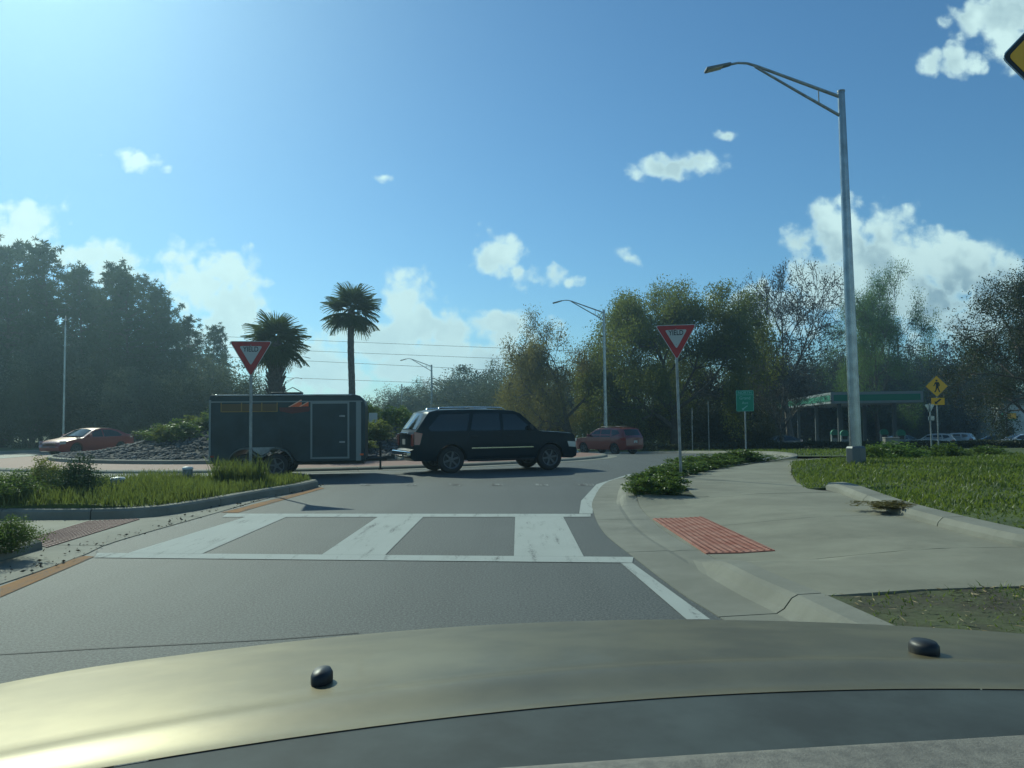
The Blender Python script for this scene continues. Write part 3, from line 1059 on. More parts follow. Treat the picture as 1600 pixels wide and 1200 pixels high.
SPEC = {
    'suv': dict(W=1.0, L=2.66, zb=1.2, zt=1.9, tum=0.15, r=0.40, ar=0.46, xf=1.68, xr=-1.52, bot=0.38,
        prof=[(2.50, .36), (2.66, .42), (2.68, .60), (2.62, .80), (2.60, 1.05), (2.50, 1.13), (1.95, 1.175), (1.45, 1.205), (1.30, 1.23), (0.74, 1.76), (0.5, 1.85), (0, 1.885), (-1.2, 1.89), (-1.95, 1.87), (-2.18, 1.81), (-2.58, 1.24), (-2.64, 1.14), (-2.64, .72), (-2.74, .69), (-2.74, .48), (-2.6, .38)],
        win=[[(1.10, 1.26), (0.58, 1.73), (0.13, 1.76), (0.13, 1.26)], [(0.03, 1.26), (0.03, 1.765), (-0.80, 1.765), (-0.92, 1.26)], [(-1.04, 1.26), (-0.92, 1.765), (-1.85, 1.75), (-2.22, 1.34), (-2.15, 1.26)]],
        doors=[[(1.14, .48), (1.14, 1.2), (0.09, 1.2), (0.09, .48)], [(0.07, .48), (0.07, 1.2), (-0.98, 1.2), (-1.06, .95), (-1.02, .62), (-0.95, .48)]],
        ws=((1.28, 1.265, .80), (0.78, 1.745, .70)), rg=((-2.21, 1.76, .66), (-2.55, 1.30, .78)), spokes=6),
    'sedan': dict(W=0.91, L=2.36, zb=0.95, zt=1.45, tum=0.2, r=0.33, ar=0.38, xf=1.42, xr=-1.38, bot=0.22,
        prof=[(2.2, .22), (2.33, .28), (2.36, .5), (2.25, .68), (1.9, .80), (1.15, .92), (1.03, .95), (.25, 1.37), (-.2, 1.44), (-.8, 1.43), (-1.3, 1.33), (-1.75, 1.12), (-2.2, 1.06), (-2.32, .98), (-2.36, .6), (-2.34, .32), (-2.2, .24)],
        win=[[(.82, .98), (.2, 1.31), (-.18, 1.365), (-.18, .98)], [(-.26, .98), (-.26, 1.365), (-.8, 1.355), (-1.2, 1.23), (-1.45, 1.05), (-1.35, 1.0)]],
        doors=[[(.95, .34), (.95, .92), (-.21, .92), (-.21, .34)], [(-.23, .34), (-.23, .92), (-1.2, .92), (-1.14, .7), (-1.0, .5), (-.95, .34)]],
        ws=((1.0, .985, .74), (.3, 1.355, .60)), rg=((-1.28, 1.345, .58), (-1.72, 1.14, .68)), spokes=5),
    'crossover': dict(W=0.92, L=2.22, zb=1.06, zt=1.66, tum=0.17, r=0.35, ar=0.40, xf=1.32, xr=-1.32, bot=0.30,
        prof=[(2.1, .28), (2.2, .35), (2.22, .6), (2.14, .88), (1.8, .98), (1.1, 1.06), (1.0, 1.09), (.35, 1.53), (0, 1.63), (-.9, 1.66), (-1.6, 1.62), (-1.85, 1.56), (-2.1, 1.12), (-2.2, 1.02), (-2.22, .5), (-2.15, .34), (-2.05, .3)],
        win=[[(.85, 1.1), (.32, 1.47), (-.12, 1.53), (-.12, 1.1)], [(-.2, 1.1), (-.2, 1.535), (-.95, 1.545), (-1.02, 1.1)], [(-1.1, 1.12), (-1.05, 1.54), (-1.55, 1.5), (-1.75, 1.3)]],
        doors=[[(.95, .42), (.95, 1.05), (-.15, 1.05), (-.15, .42)], [(-.17, .42), (-.17, 1.05), (-1.08, 1.05), (-1.06, .75), (-.95, .55), (-.9, .42)]],
        ws=((.97, 1.125, .76), (.38, 1.515, .64)), rg=((-1.87, 1.52, .62), (-2.08, 1.15, .72)), spokes=5),
}


def vehicle(name, kind, paint, loc, heading, detail=2):
    """heading: direction of travel, radians from +X"""
    S = SPEC[kind]
    root = empty(name, loc, heading)
    W_, L_ = S['W'], S['L']

    def wf(x, z):
        a = W_ * (1 - S['tum'] * sst(z, S['zb'], S['zt'] + .05) - 0.05 * sst(-z, -0.55, -0.25))
        a *= 1 - 0.16 * max(0, (abs(x) - 0.72 * L_) / (0.28 * L_)) ** 2
        return a + 0.012 * math.sin(min(1, max(0, (z - .4) / .7)) * math.pi)

    prof = list(S['prof'])
    b = S['bot']
    arcs = []
    for xc in (S['xr'], S['xf']):
        h = S['r'] + 0.0
        a = math.asin(max(-1, min(1, (b - h) / S['ar'])))
        pts = []
        for k in range(13):
            t = math.pi - a + (a - (math.pi - a)) * k / 12
            pts.append((xc + S['ar'] * math.cos(t), h + S['ar'] * math.sin(t)))
        arcs += pts
    ext_body('body', prof + arcs, wf, paint, root)
    bm = bmesh.new()
    add_box(bm, (0, 0, b + 0.16), (2 * L_ * 0.9, W_ * 1.15, 0.34))
    bm_obj('underbody', bm, M['black_plastic'], root)
    for side in (-1, 1):
        for wpts in S['win']: panel('window', wpts, wf, M['glass_dark'], root, side, 0.004)
        for dp in S['doors']:
            dr = panel('door', dp, wf, paint, root, side, 0.006, 0.02)
            xs = [p[0] for p in dp]; zt_ = max(p[1] for p in dp)
            bm = bmesh.new()
            xh = min(xs) + 0.16 * (max(xs) - min(xs)) + 0.06
            add_box(bm, (xh, side * (wf(xh, zt_ - .12) + 0.018), zt_ - .12), (0.2, 0.03, 0.035))
            bevel(bm_obj('handle', bm, paint, dr), 0.008)
        # mirror
        bm = bmesh.new()
        mx = S['win'][0][0][0] - 0.12; mz = S['win'][0][0][1] + 0.06
        add_box(bm, (mx, side * (wf(mx, mz) + 0.12), mz + .02), (0.11, 0.2, 0.16))
        add_box(bm, (mx + .01, side * (wf(mx, mz) + 0.01), mz - .03), (0.07, 0.12, 0.05))
        bevel(bm_obj('mirror', bm, paint if kind != 'suv' else M['black_plastic'], root), 0.03, 3)
        # lights wrap the corners
        zf = S['prof'][3][1]
        z0 = zf - 0.10 if kind == 'suv' else zf - 0.07
        hl = [(L_ * .985, z0), (L_ * .985, z0 + .17), (L_ * .86, z0 + .19), (L_ * .88, z0 + .02)]
        panel('headlight', hl, wf, M['light_clear'], root, side, 0.012, 0.05)
        zr = S['rg'][1][1] - 0.06
        tl = [(-L_ * .985, zr), (-L_ * .985, zr - .38), (-L_ * .93, zr - .38), (-L_ * .90, zr - .05)] if kind == 'suv' else [(-L_ * .985, zr - .02), (-L_ * .985, zr - .22), (-L_ * .86, zr - .2), (-L_ * .82, zr - .06)]
        panel('tail_light', tl, wf, M['light_red'], root, side, 0.014, 0.06)
    slab('windscreen', S['ws'], M['glass_dark'], root)
    slab('rear_window', S['rg'], M['glass_dark'], root, bow=0.05)
    # rear lights and plate on the end faces, grille in front
    zr = S['rg'][1][1] - 0.06
    bm = bmesh.new()
    add_box(bm, (-L_ - 0.045, 0, zr - .30), (0.03, 0.32, 0.16))
    bm_obj('licence_plate', bm, M['sign_white'], root)
    bm = bmesh.new()
    for k in range(4): add_box(bm, (L_ + 0.02, 0, S['prof'][3][1] - .22 + .07 * k), (0.08, W_ * 1.1, 0.03))
    bm_obj('grille', bm, M['black_plastic'], root)
    spots = [(x, s * (W_ - 0.13)) for x in (S['xf'], S['xr']) for s in (-1, 1)]
    add_wheels(root, spots, S['r'], 0.25 if kind == 'suv' else 0.22, S['spokes'])
    if kind != 'sedan':
        for side in (-1, 1):
            yr = side * W_ * 0.68
            bm = bmesh.new()
            zt = S['zt'] + 0.05
            x0, x1 = (0.3, -1.9) if kind == 'suv' else (0.1, -1.5)
            add_tube(bm, [(x0, yr, zt - .09), (x0 - .12, yr, zt), (0.5 * (x0 + x1), yr, zt + .02), (x1 + .12, yr, zt), (x1, yr, zt - .10)], 0.018, 8)
            bm_obj('roof_rail', bm, M['black_plastic'] if kind != 'suv' else M['chrome'], root, True)
    return root, wf


def car_paint(name, col, rough=0.28, metal=0.35):
    return mat(name, col, rough, metal, coat=0.8)


PAINT_DARK = mat('dark_blue_black_paint', (0.002, 0.012, 0.021), 0.3, 0.0, spec=0.12, coat=0.06)
PAINT_RED = car_paint('red_car_paint', (0.15, 0.003, 0.007), 0.35, 0.0)
PAINT_BROWN = car_paint('red_brown_car_paint', (0.26, 0.018, 0.014), 0.3, 0.1)
PAINT_WHITE = car_paint('white_car_paint', (0.62, 0.63, 0.63), 0.3, 0.0)
PAINT_SILVER = car_paint('silver_car_paint', (0.50, 0.53, 0.55), 0.3, 0.6)
PAINT_GREY = car_paint('dark_grey_car_paint', (0.05, 0.055, 0.06), 0.3, 0.5)
PAINT_GOLD = mat('beige_metallic_paint', (0.150, 0.126, 0.068), 0.45, 0.5, coat=0.05, var=0.07, vscale=5)

# --- dark SUV towing the trailer
p = ground_at(757, 737)
suv_yaw = R(22)
suv, wf = vehicle('suv', 'suv', PAINT_DARK, (p.x + 0.1, p.y + 0.75, 0), suv_yaw)
tag(suv, 'dark blue-black large SUV towing the enclosed trailer round the circle', 'suv')
for side in (-1, 1):
    panel('side_moulding', [(1.1, .72), (1.1, .755), (-.9, .755), (-.9, .72)], wf, M['chrome'], suv, side, 0.016, 0.02)
    panel('running_board', [(1.15, .34), (1.15, .40), (-1.0, .40), (-1.0, .34)], wf, M['black_plastic'], suv, side, 0.06, 0.12)
bm = bmesh.new()
add_box(bm, (-2.80, 0, .60), (0.14, 1.86, 0.16))
bevel(bm_obj('rear_bumper', bm, M['chrome'], suv), 0.04, 3)
bm = bmesh.new()
add_box(bm, (-2.90, 0, .44), (0.10, 0.9, 0.06)); add_box(bm, (-2.84, -.4, .51), (0.06, 0.06, 0.12)); add_box(bm, (-2.84, .4, .51), (0.06, 0.06, 0.12))
add_box(bm, (-2.85, 0, .46), (0.5, 0.08, 0.08)); add_tube(bm, [(-3.06, 0, .44), (-3.06, 0, .56)], 0.04, 10)
bm_obj('tow_hitch', bm, M['galv'], suv)
for s in (-1, 1):
    bm = bmesh.new()
    add_box(bm, (-2.67, s * .83, 1.0), (0.06, 0.14, 0.36))
    bevel(bm_obj('tail_light', bm, M['light_red'], suv), 0.02)
bm = bmesh.new(); add_box(bm, (-2.70, 0, 1.19), (0.05, 0.9, 0.05)); bevel(bm_obj('tailgate_trim', bm, M['chrome'], suv), 0.015)
bm = bmesh.new()
for x in (-0.55, -1.35): add_tube(bm, [(x, -.66, 1.97), (x, .66, 1.97)], 0.016, 8)
bm_obj('cross_bar', bm, M['chrome'], suv, True)
bm = bmesh.new(); add_lathe(bm, [(0.0001, -.03), (0.1, -.02), (0.11, .02), (0.06, .05), (0.0001, .06)], 16, 'Z', (2.74, -.62, .52))
bm_obj('fog_light', bm, M['light_clear'], suv, True)

# --- enclosed trailer
TR = {}


def trailer():
    hd = R(8)
    Lt, Wt, zb, zt = 4.30, 2.0, 0.42, 2.34
    hit = suv.matrix_basis @ Vector((-3.06, 0, 0))
    root = empty('enclosed_trailer', (0, 0, 0), hd)
    dirv = Vector((math.cos(hd), math.sin(hd), 0))
    c = hit - dirv * (Lt / 2 + .76)
    root.location = (c.x, c.y, 0)
    paint = mat('trailer_panels', (0.020, 0.036, 0.042), 0.4, 0.0, var=0.2, vscale=1.5, spec=0.3)
    trim = mat('trailer_trim', (0.20, 0.23, 0.235), 0.45, 0.6)
    hw = Wt / 2
    # body: side profile with the rounded upper front corner, open tandem arches
    prof = [(-Lt / 2, zb), (-Lt / 2, zt - .05), (-Lt / 2 + .06, zt), (Lt / 2 - .32, zt), (Lt / 2 - .16, zt - .04), (Lt / 2 - .04, zt - .16), (Lt / 2, zt - .34), (Lt / 2, zb)]
    ax0, ax1, wr = -0.30, -1.14, 0.345
    ar = 0.40
    arch = []
    for xc, t0, t1 in ((ax1, math.pi, 0), (ax0, math.pi, 0)):
        pass
    prof = prof + [(ax0 + ar + .12, zb), (ax0 + ar, zb + .20), (ax0 + .28, zb + .36), (ax0, zb + .40), (ax1, zb + .40), (ax1 - .28, zb + .36), (ax1 - ar, zb + .20), (ax1 - ar - .12, zb)]
    bm = bmesh.new(); add_prism(bm, prof, -hw, hw)
    bevel(bm_obj('body', bm, paint, root), 0.035, 3, 40)
    # side panels with visible seams
    for s in (-1, 1):
        xs = np.linspace(-Lt / 2 + .09, Lt / 2 - .44, 5)
        for a, b in zip(xs, xs[1:]):
            if s < 0 and 1.55 > a > 0.6: pass
            bm = bmesh.new(); add_box(bm, ((a + b) / 2, s * (hw + .004), 1.52), (b - a - .012, .012, 1.26))
            bm_obj('side_panel', bm, paint, root)
        bm = bmesh.new(); add_box(bm, (-.02, s * (hw + .012), zt - .20), (Lt - .12, .03, .035))
        bm_obj('trim_strip', bm, trim, root)
        bm = bmesh.new(); add_box(bm, (-.1, s * (hw - .02), zt - .02), (Lt - .55, .10, .05))
        bevel(bm_obj('roof_trim', bm, M['alu'], root), 0.02)
        bm = bmesh.new(); add_box(bm, (Lt / 2 - .19, s * (hw + .010), 1.28), (.14, .03, 1.68))
        bm_obj('corner_trim', bm, trim, root)
        bm = bmesh.new(); add_box(bm, (-Lt / 2 + .03, s * (hw + .008), 1.32), (.05, .03, 1.76))
        bm_obj('corner_trim', bm, trim, root)
        # wave-shaped double fender
        out = []
        for k in range(11):
            t = math.pi * k / 10
            out.append((ax0 + .46 * math.cos(t), .40 + .46 * math.sin(t)))
        out = [p_ for p_ in out if p_[0] > (ax0 + ax1) / 2 + .20]
        left = [(ax0 + ax1 - x, z) for x, z in out][::-1]
        mid = [((ax0 + ax1) / 2 + dx, z) for dx, z in ((.17, .70), (.07, .63), (-.07, .63), (-.17, .70))]
        edge = out + mid + left
        bm = bmesh.new()
        R0 = []
        for (x, z) in edge:
            R0.append([bm.verts.new((x, s * (hw - .06), z)), bm.verts.new((x, s * (hw + .21), z)), bm.verts.new((x, s * (hw + .21), z - .05))])
        for r0, r1 in zip(R0, R0[1:]):
            for k in range(2): bm.faces.new((r0[k], r0[k + 1], r1[k + 1], r1[k]))
        bmesh.ops.solidify(bm, geom=bm.faces[:], thickness=0.008)
        bm_obj('fender', bm, trim, root, True, 40)
        # backing plate between arches
        bm = bmesh.new()
        add_prism(bm, [(ax0 - .05, .86), (ax1 + .05, .86), (ax1 + .2, .76), ((ax0 + ax1) / 2, .62), (ax0 - .2, .76)], s * (hw + .006), s * (hw + .016))
        bm_obj('fender_plate', bm, M['galv'], root)
    # doors: side access door on the right (towards -y)
    bm = bmesh.new(); add_box(bm, (1.16, -(hw + .016), 1.33), (.98, .022, 1.58))
    dr = bm_obj('door', bm, paint, root)
    for (x, z, sx, sz) in ((1.16, 2.105, 1.08, .06), (1.16, .535, 1.08, .05), (.645, 1.32, .05, 1.52), (1.675, 1.32, .05, 1.52)):
        bm = bmesh.new(); add_box(bm, (x, -(hw + .022), z), (sx, .04, sz)); bm_obj('door_frame', bm, trim, dr)
    bm = bmesh.new(); add_box(bm, (1.50, -(hw + .04), 1.72), (.16, .03, .05))
    bevel(bm_obj('latch', bm, M['galv'], dr), 0.008)
    bm = bmesh.new(); add_box(bm, (1.50, -(hw + .04), .98), (.16, .03, .05))
    bevel(bm_obj('latch', bm, M['galv'], dr), 0.008)
    # decoration: dull yellow row of boxes ending in two orange arrow heads
    yel = mat('dull_yellow_decal', (0.28, 0.17, 0.03), 0.5); ora = mat('orange_decal', (0.75, 0.12, 0.025), 0.5); pal = mat('pale_orange_edge', (0.9, 0.5, 0.33), 0.5)
    brn = mat('brown_decal', (0.11, 0.065, 0.02), 0.5); rdb = mat('dark_red_decal', (0.11, 0.02, 0.016), 0.5)
    y0 = -(hw + .013)
    bm = bmesh.new(); add_box(bm, (-1.05, y0, 1.975), (1.5, .006, .22)); bm_obj('stripe', bm, brn, root)
    for x in (-1.82, -1.27, -.72, -.30):
        bm = bmesh.new(); add_box(bm, (x, y0 - .004, 1.985), (.028, .006, .26)); bm_obj('stripe_bar', bm, yel, root)
    bm = bmesh.new(); add_box(bm, (-1.05, y0 - .004, 1.865), (1.5, .006, .022)); bm_obj('stripe_bar', bm, yel, root)
    for (x, z, k) in ((.02, 1.99, 1.0), (.32, 2.0, .68)):
        bm = bmesh.new(); add_prism(bm, [(x, z), (x + .36 * k, z + .20 * k), (x + .36 * k, z)], y0 - .010, y0 - .004); bm_obj('arrow_decal', bm, ora, root)
        bm = bmesh.new(); add_prism(bm, [(x - .02, z), (x + .34 * k, z + .205 * k), (x + .36 * k, z + .18 * k), (x + .03, z)], y0 - .016, y0 - .011); bm_obj('arrow_edge', bm, pal, root)
    bm = bmesh.new(); add_prism(bm, [(-.25, 1.975), (.62, 1.975), (.58, 1.86), (.1, 1.80), (-.22, 1.87)], y0 - .008, y0 - .003); bm_obj('decal_patch', bm, rdb, root)
    # roof vent with its lid propped open
    bm = bmesh.new(); add_box(bm, (-.15, 0, zt + .05), (.85, .5, .10)); rv = bm_obj('roof_vent', bm, M['black_plastic'], root); bevel(rv, .02)
    bm = bmesh.new(); add_tube(bm, [(.27, -.22, zt + .10), (.02, -.22, zt + .24), (-.25, -.22, zt + .10)], .012, 6); add_box(bm, (.145, 0, zt + .172), (.29, .46, .012), rot=Matrix.Rotation(R(29), 3, 'Y'))
    bm_obj('vent_lid', bm, M['black_plastic'], rv)
    # tongue, coupler, jack
    bm = bmesh.new()
    xe = Lt / 2 + .78
    for s in (-1, 1): add_tube(bm, [(Lt / 2 - .2, s * .8, .46), (xe - .2, s * .06, .46)], .05, 6)
    add_box(bm, (xe - .12, 0, .49), (.34, .11, .1)); add_tube(bm, [(xe - .01, 0, .47), (xe - .01, 0, .58)], .055, 10)
    bm_obj('tongue', bm, M['black_plastic'], root)
    bm = bmesh.new(); add_tube(bm, [(xe - .38, 0, .16), (xe - .38, 0, .95)], .03, 8); add_tube(bm, [(xe - .38, 0, .95), (xe - .25, 0, .99)], .015, 6); add_lathe(bm, [(.07, .12), (.07, .16)], 10, 'Z', (xe - .38, 0, 0))
    bm_obj('jack', bm, M['black_plastic'], root)
    bm = bmesh.new(); add_box(bm, (0, 0, zb - .03), (Lt - .1, 1.5, .10)); add_box(bm, ((ax0 + ax1) / 2, 0, .345), (.12, 1.5, .1)); add_box(bm, (ax0, 0, .345), (.09, 1.95, .09)); add_box(bm, (ax1, 0, .345), (.09, 1.95, .09))
    bm_obj('chassis', bm, M['black_plastic'], root)
    for s in (-1, 1):
        for x in (Lt / 2 - .1, -Lt / 2 + .1):
            bm = bmesh.new(); add_box(bm, (x, s * (hw + .025), .62), (.1, .02, .05)); bm_obj('marker_light', bm, ora if x > 0 else M['light_red'], root)
    add_wheels(root, [(ax0, -hw - .07), (ax1, -hw - .07), (ax0, hw + .07), (ax1, hw + .07)], wr, .21, 5)
    tag(root, 'dark teal-grey enclosed cargo trailer with tandem wheels and orange arrow decal', 'trailer')
    return root


trailer()

# --- other cars
def heading_of(deg): return R(deg)


c_, _ = vehicle('red_car', 'sedan', PAINT_BROWN, (-23.4, 44.2, H(-23.4, 44.2)), math.atan2(-14.4, -6.0))
tag(c_, 'dull red sedan with glinting bonnet beyond the stony mound', 'car')
c_, _ = vehicle('red_suv', 'crossover', PAINT_RED, (5.75, 48.2, H(5.75, 48.2)), R(90 + 40))
tag(c_, 'dark red compact SUV ahead of the big dark SUV', 'suv')
c_.scale = (.95, .95, .95)


def parked(name, kind, paint, px, roof_y, d, deg, label, cat):
    pt = at(px, roof_y, d)
    c, _ = vehicle(name, kind, paint, (pt.x, d, H(pt.x, d) + 0.14), R(deg))
    tag(c, label, cat, 'cars parked at the filling station')


parked('silver_car', 'sedan', PAINT_SILVER, 1592, 683, 76, 172, 'silver sedan parked behind the hedge near the white building', 'car')
parked('dark_car', 'sedan', PAINT_GREY, 1548, 683, 82, 160, 'dark grey sedan tucked behind the silver sedan', 'car')
parked('white_suv', 'crossover', PAINT_WHITE, 1455, 681, 84, 150, 'white crossover parked behind the yellow walking-person sign post', 'suv')
parked('pale_suv', 'crossover', PAINT_SILVER, 1488, 683, 90, 140, 'pale silver crossover parked next to the white one', 'suv')
parked('green_car', 'sedan', car_paint('teal_car_paint', (0.10, 0.16, 0.16)), 1412, 683, 92, 20, 'dull teal sedan in the shade under the canopy edge', 'car')
parked('grey_car', 'sedan', PAINT_GREY, 1212, 690, 72, 200, 'dark sedan with shiny windscreen left of the petrol pumps', 'car')

# --- the car that carries the viewer: bonnet, wings, nozzles, scuttle
def own_car():
    root = empty('beige_car', (0.15, 1.0, 0))
    off = Vector((-0.15, -1.0, 0))

    def ze(x): return 1.094 - 0.024 * ((x - .42) / 1.2) ** 2 - 0.10 * max(0, abs(x - .12) - .80) ** 1.5

    def df(x): return 1.45 - 0.24 * (x - .2) ** 2

    XS = np.linspace(-0.86, 1.10, 45)
    def curve(pix, z):
        X, Y = [], []
        for px, py in pix:
            d = ray(px, py); y = (z - CAM_H) / (d.z / d.y); X.append(d.x / d.y * y); Y.append(y)
        return np.poly1d(np.polyfit(X, Y, 2))
    f_rear = curve([(150, 1190), (330, 1163), (850, 1105), (1300, 1082), (1600, 1078)], 1.140)
    f_crease = curve([(0, 1172), (350, 1108), (600, 1076), (900, 1048), (1200, 1040), (1600, 1036)], 1.134)
    f_dash = curve([(500, 1218), (810, 1195), (1300, 1155), (1600, 1138)], 1.134)
    def crown(x): return -0.016 * (x - .35) ** 2

    def zrear(x): return 1.142 + crown(x)

    def hood_z(x, t):
        """t 0 rear edge .. 0.35 crease .. 1 silhouette, then nose"""
        y0, yc, y1 = float(f_rear(x)), float(f_crease(x)), df(x)
        yc = min(yc, y1 - .1)
        if t <= .35:
            u = t / .35
            y = y0 + (yc - y0) * u
            z = zrear(x) + (-0.006 - 0.0) * u - 0.010 * math.sin(math.pi * u) * (1 - u)
        elif t <= 1:
            u = (t - .35) / .65
            y = yc + (y1 - yc) * u
            za, zb_ = zrear(x) - .006, ze(x)
            z = za + (zb_ - za) * (0.25 * u + 0.75 * u ** 1.5) - 0.006 * sst(u, 0, .12)
        else:
            u = t - 1
            y = y1 + u * 0.95
            z = ze(x) - 0.16 * u - 0.30 * u * u
        return Vector((x, y, z))
    ts = list(np.linspace(0, 1, 34)) + [1.06, 1.15, 1.3, 1.5, 1.7]
    V, Fq = [], []
    n = len(XS)
    for t in ts:
        for x in XS: V.append(tuple(hood_z(x, t) + off))
    for a in range(len(ts) - 1):
        for b in range(n - 1): Fq.append((a * n + b, a * n + b + 1, (a + 1) * n + b + 1, (a + 1) * n + b))
    me = np_mesh('bonnet', np.array(V), np.array(Fq), True)
    link('bonnet', me, PAINT_GOLD, root)
    # wings and front: skirt below the bonnet outline
    for s, x in ((-1, XS[0]), (1, XS[-1])):
        bm = bmesh.new()
        rows = []
        for t in ts:
            p = hood_z(x, t) + off
            q_ = hood_z(x - s * .004, t) + off
            rows.append([bm.verts.new((q_.x, p.y, p.z - .002)), bm.verts.new((p.x + s * .035, p.y, p.z - .04)), bm.verts.new((p.x + s * .05, p.y, .75)), bm.verts.new((p.x + s * .03, p.y, .32))])
        for r0, r1 in zip(rows, rows[1:]):
            for k in range(3): bm.faces.new((r0[k], r0[k + 1], r1[k + 1], r1[k]))
        bmesh.ops.solidify(bm, geom=bm.faces[:], thickness=0.004)
        bm_obj('wing', bm, PAINT_GOLD, root, True)
    bm = bmesh.new()
    rows = []
    for x in XS:
        p = hood_z(x, 1.7) + off
        rows.append([bm.verts.new((p.x, p.y, p.z)), bm.verts.new((p.x, p.y + .06, p.z - .1)), bm.verts.new((p.x, p.y + .10, .55)), bm.verts.new((p.x, p.y + .02, .25))])
    for r0, r1 in zip(rows, rows[1:]):
        for k in range(3): bm.faces.new((r0[k], r0[k + 1], r1[k + 1], r1[k]))
    bm_obj('front_bumper', bm, PAINT_GOLD, root, True)
    # nozzles standing on the bonnet
    for (px, py) in ((503, 1067), (1444, 1020)):
        d = ray(px, py)
        best = None
        for t in np.linspace(0.1, 1, 90):
            # solve x on the ray for this t
            x = 0.0
            for _ in range(8):
                p = hood_z(x, t); x = d.x / d.y * p.y
            p = hood_z(x, t)
            e = abs(p.z - (CAM_H + d.z / d.y * p.y))
            if best is None or e < best[0]: best = (e, p)
        p = best[1] + off
        bm = bmesh.new()
        add_lathe(bm, [(.0155, -.006), (.0165, .004), (.0162, .013), (.0135, .0185), (.0001, .0200)], 14, 'Z', (0, 0, 0))
        for v in bm.verts:
            v.co.x *= 0.82 if px < 800 else 1.15
            v.co.y *= 1.5
            v.co.z *= .88
        o = bm_obj('washer_nozzle', bm, M['black_plastic'], root, True, 60)
        o.location = p
    # scuttle panel and dashboard top
    V, Fq = [], []
    prof = [(0.0, -.001), (-.004, -.0015), (-.05, -.003), (-.13, -.006), (-.20, -.012), (-.24, -.04)]
    for (y, dz) in prof:
        for x in XS: V.append((x - .15, float(f_rear(x)) + y - 1.0, zrear(x) + dz))
    for a in range(len(prof) - 1):
        for b in range(n - 1): Fq.append((a * n + b, a * n + b + 1, (a + 1) * n + b + 1, (a + 1) * n + b))
    link('scuttle_panel', np_mesh('scuttle_panel', np.array(V), np.array(Fq), True), mat('scuttle_plastic', (0.05, 0.062, 0.060), 0.8, var=0.2, vscale=8), root)
    V, Fq = [], []
    prof = [(0.004, -.03), (0.0, -.006), (-.006, .0), (-.03, .003), (-.2, .0), (-.42, -.02), (-.48, -.12), (-.48, -.4)]
    for (y, dz) in prof:
        for x in XS: V.append((x - .15, float(f_dash(x)) + y - 1.0, 1.134 + dz))
    for a in range(len(prof) - 1):
        for b in range(n - 1): Fq.append((a * n + b, a * n + b + 1, (a + 1) * n + b + 1, (a + 1) * n + b))
    link('dashboard', np_mesh('dashboard', np.array(V), np.array(Fq), True), mat('dashboard_plastic', (0.17, 0.155, 0.125), 0.6, var=0.1, vscale=60, bump=0.2, bscale=300), root)
    add_wheels(root, [(-.82, .32), (.88, .32)], .33, .22, 5)
    for o in root.children:
        if o.name.startswith('wheel'): o.rotation_euler = (0, 0, math.pi / 2)
    tag(root, 'beige metallic car bonnet with two black washer nozzles below the viewer', 'car')
    return root


own_car()

# ================================================================== STREET FURNITURE
def lamp(loc, rz, label, hgt=9.6, group='street lamps round the junction', base_box=True, lean=0.0):
    root = empty('street_lamp', loc, rz)
    root.rotation_euler = (0, lean, rz)
    bm = bmesh.new(); add_tube(bm, [(0, 0, .0), (0, 0, hgt * .5), (0, 0, hgt)], [.155, .125, .09], 20)
    bm_obj('pole', bm, M['alu'], root, True, 50)
    bm = bmesh.new(); add_tube(bm, [(0, 0, hgt - .01), (0, 0, hgt + .03)], .098, 20); bm_obj('pole_cap', bm, M['galv'], root)
    if base_box:
        bm = bmesh.new(); add_lathe(bm, [(.245, -.12), (.245, .40), (.215, .44), (.16, .45)], 8, 'Z'); bm_obj('base_cover', bm, M['dark_metal'], root)
    z0 = hgt - .15
    up = [(0, 0, z0), (-1.05, 0, z0 + .40), (-2.2, 0, z0 + .84), (-2.46, 0, z0 + .92), (-2.70, 0, z0 + .93), (-2.95, 0, z0 + .88)]
    lo = [(0, 0, z0 - .52), (-1.05, 0, z0 + .10), (-2.26, 0, z0 + .83)]
    bm = bmesh.new(); add_tube(bm, up, [.045, .042, .036, .032, .03, .03], 10); bm_obj('arm', bm, M['galv'], root, True, 50)
    bm = bmesh.new(); add_tube(bm, lo, [.04, .036, .03], 10); bm_obj('brace', bm, M['galv'], root, True, 50)
    bm = bmesh.new(); add_tube(bm, [(-.60, 0, z0 + .225), (-.60, 0, z0 - .175)], .018, 8); bm_obj('strut', bm, M['galv'], root)
    # flat luminaire drooping towards its tip
    bm = bmesh.new()
    rot = Matrix.Rotation(R(-14), 3, 'Y')
    add_box(bm, (-3.22, 0, z0 + .82), (.70, .30, .075), rot=rot)
    for v in bm.verts:
        if v.co.x > -3.0: v.co.y *= .45
    hd = bm_obj('luminaire', bm, M['dark_metal'], root); bevel(hd, .03, 3)
    bm = bmesh.new(); add_box(bm, (-3.32, 0, z0 + .757), (.40, .22, .012), rot=rot); bm_obj('lens', bm, mat('lamp_lens', (.55, .5, .38), .3), hd)
    tag(root, label, 'street lamp', group)
    return root


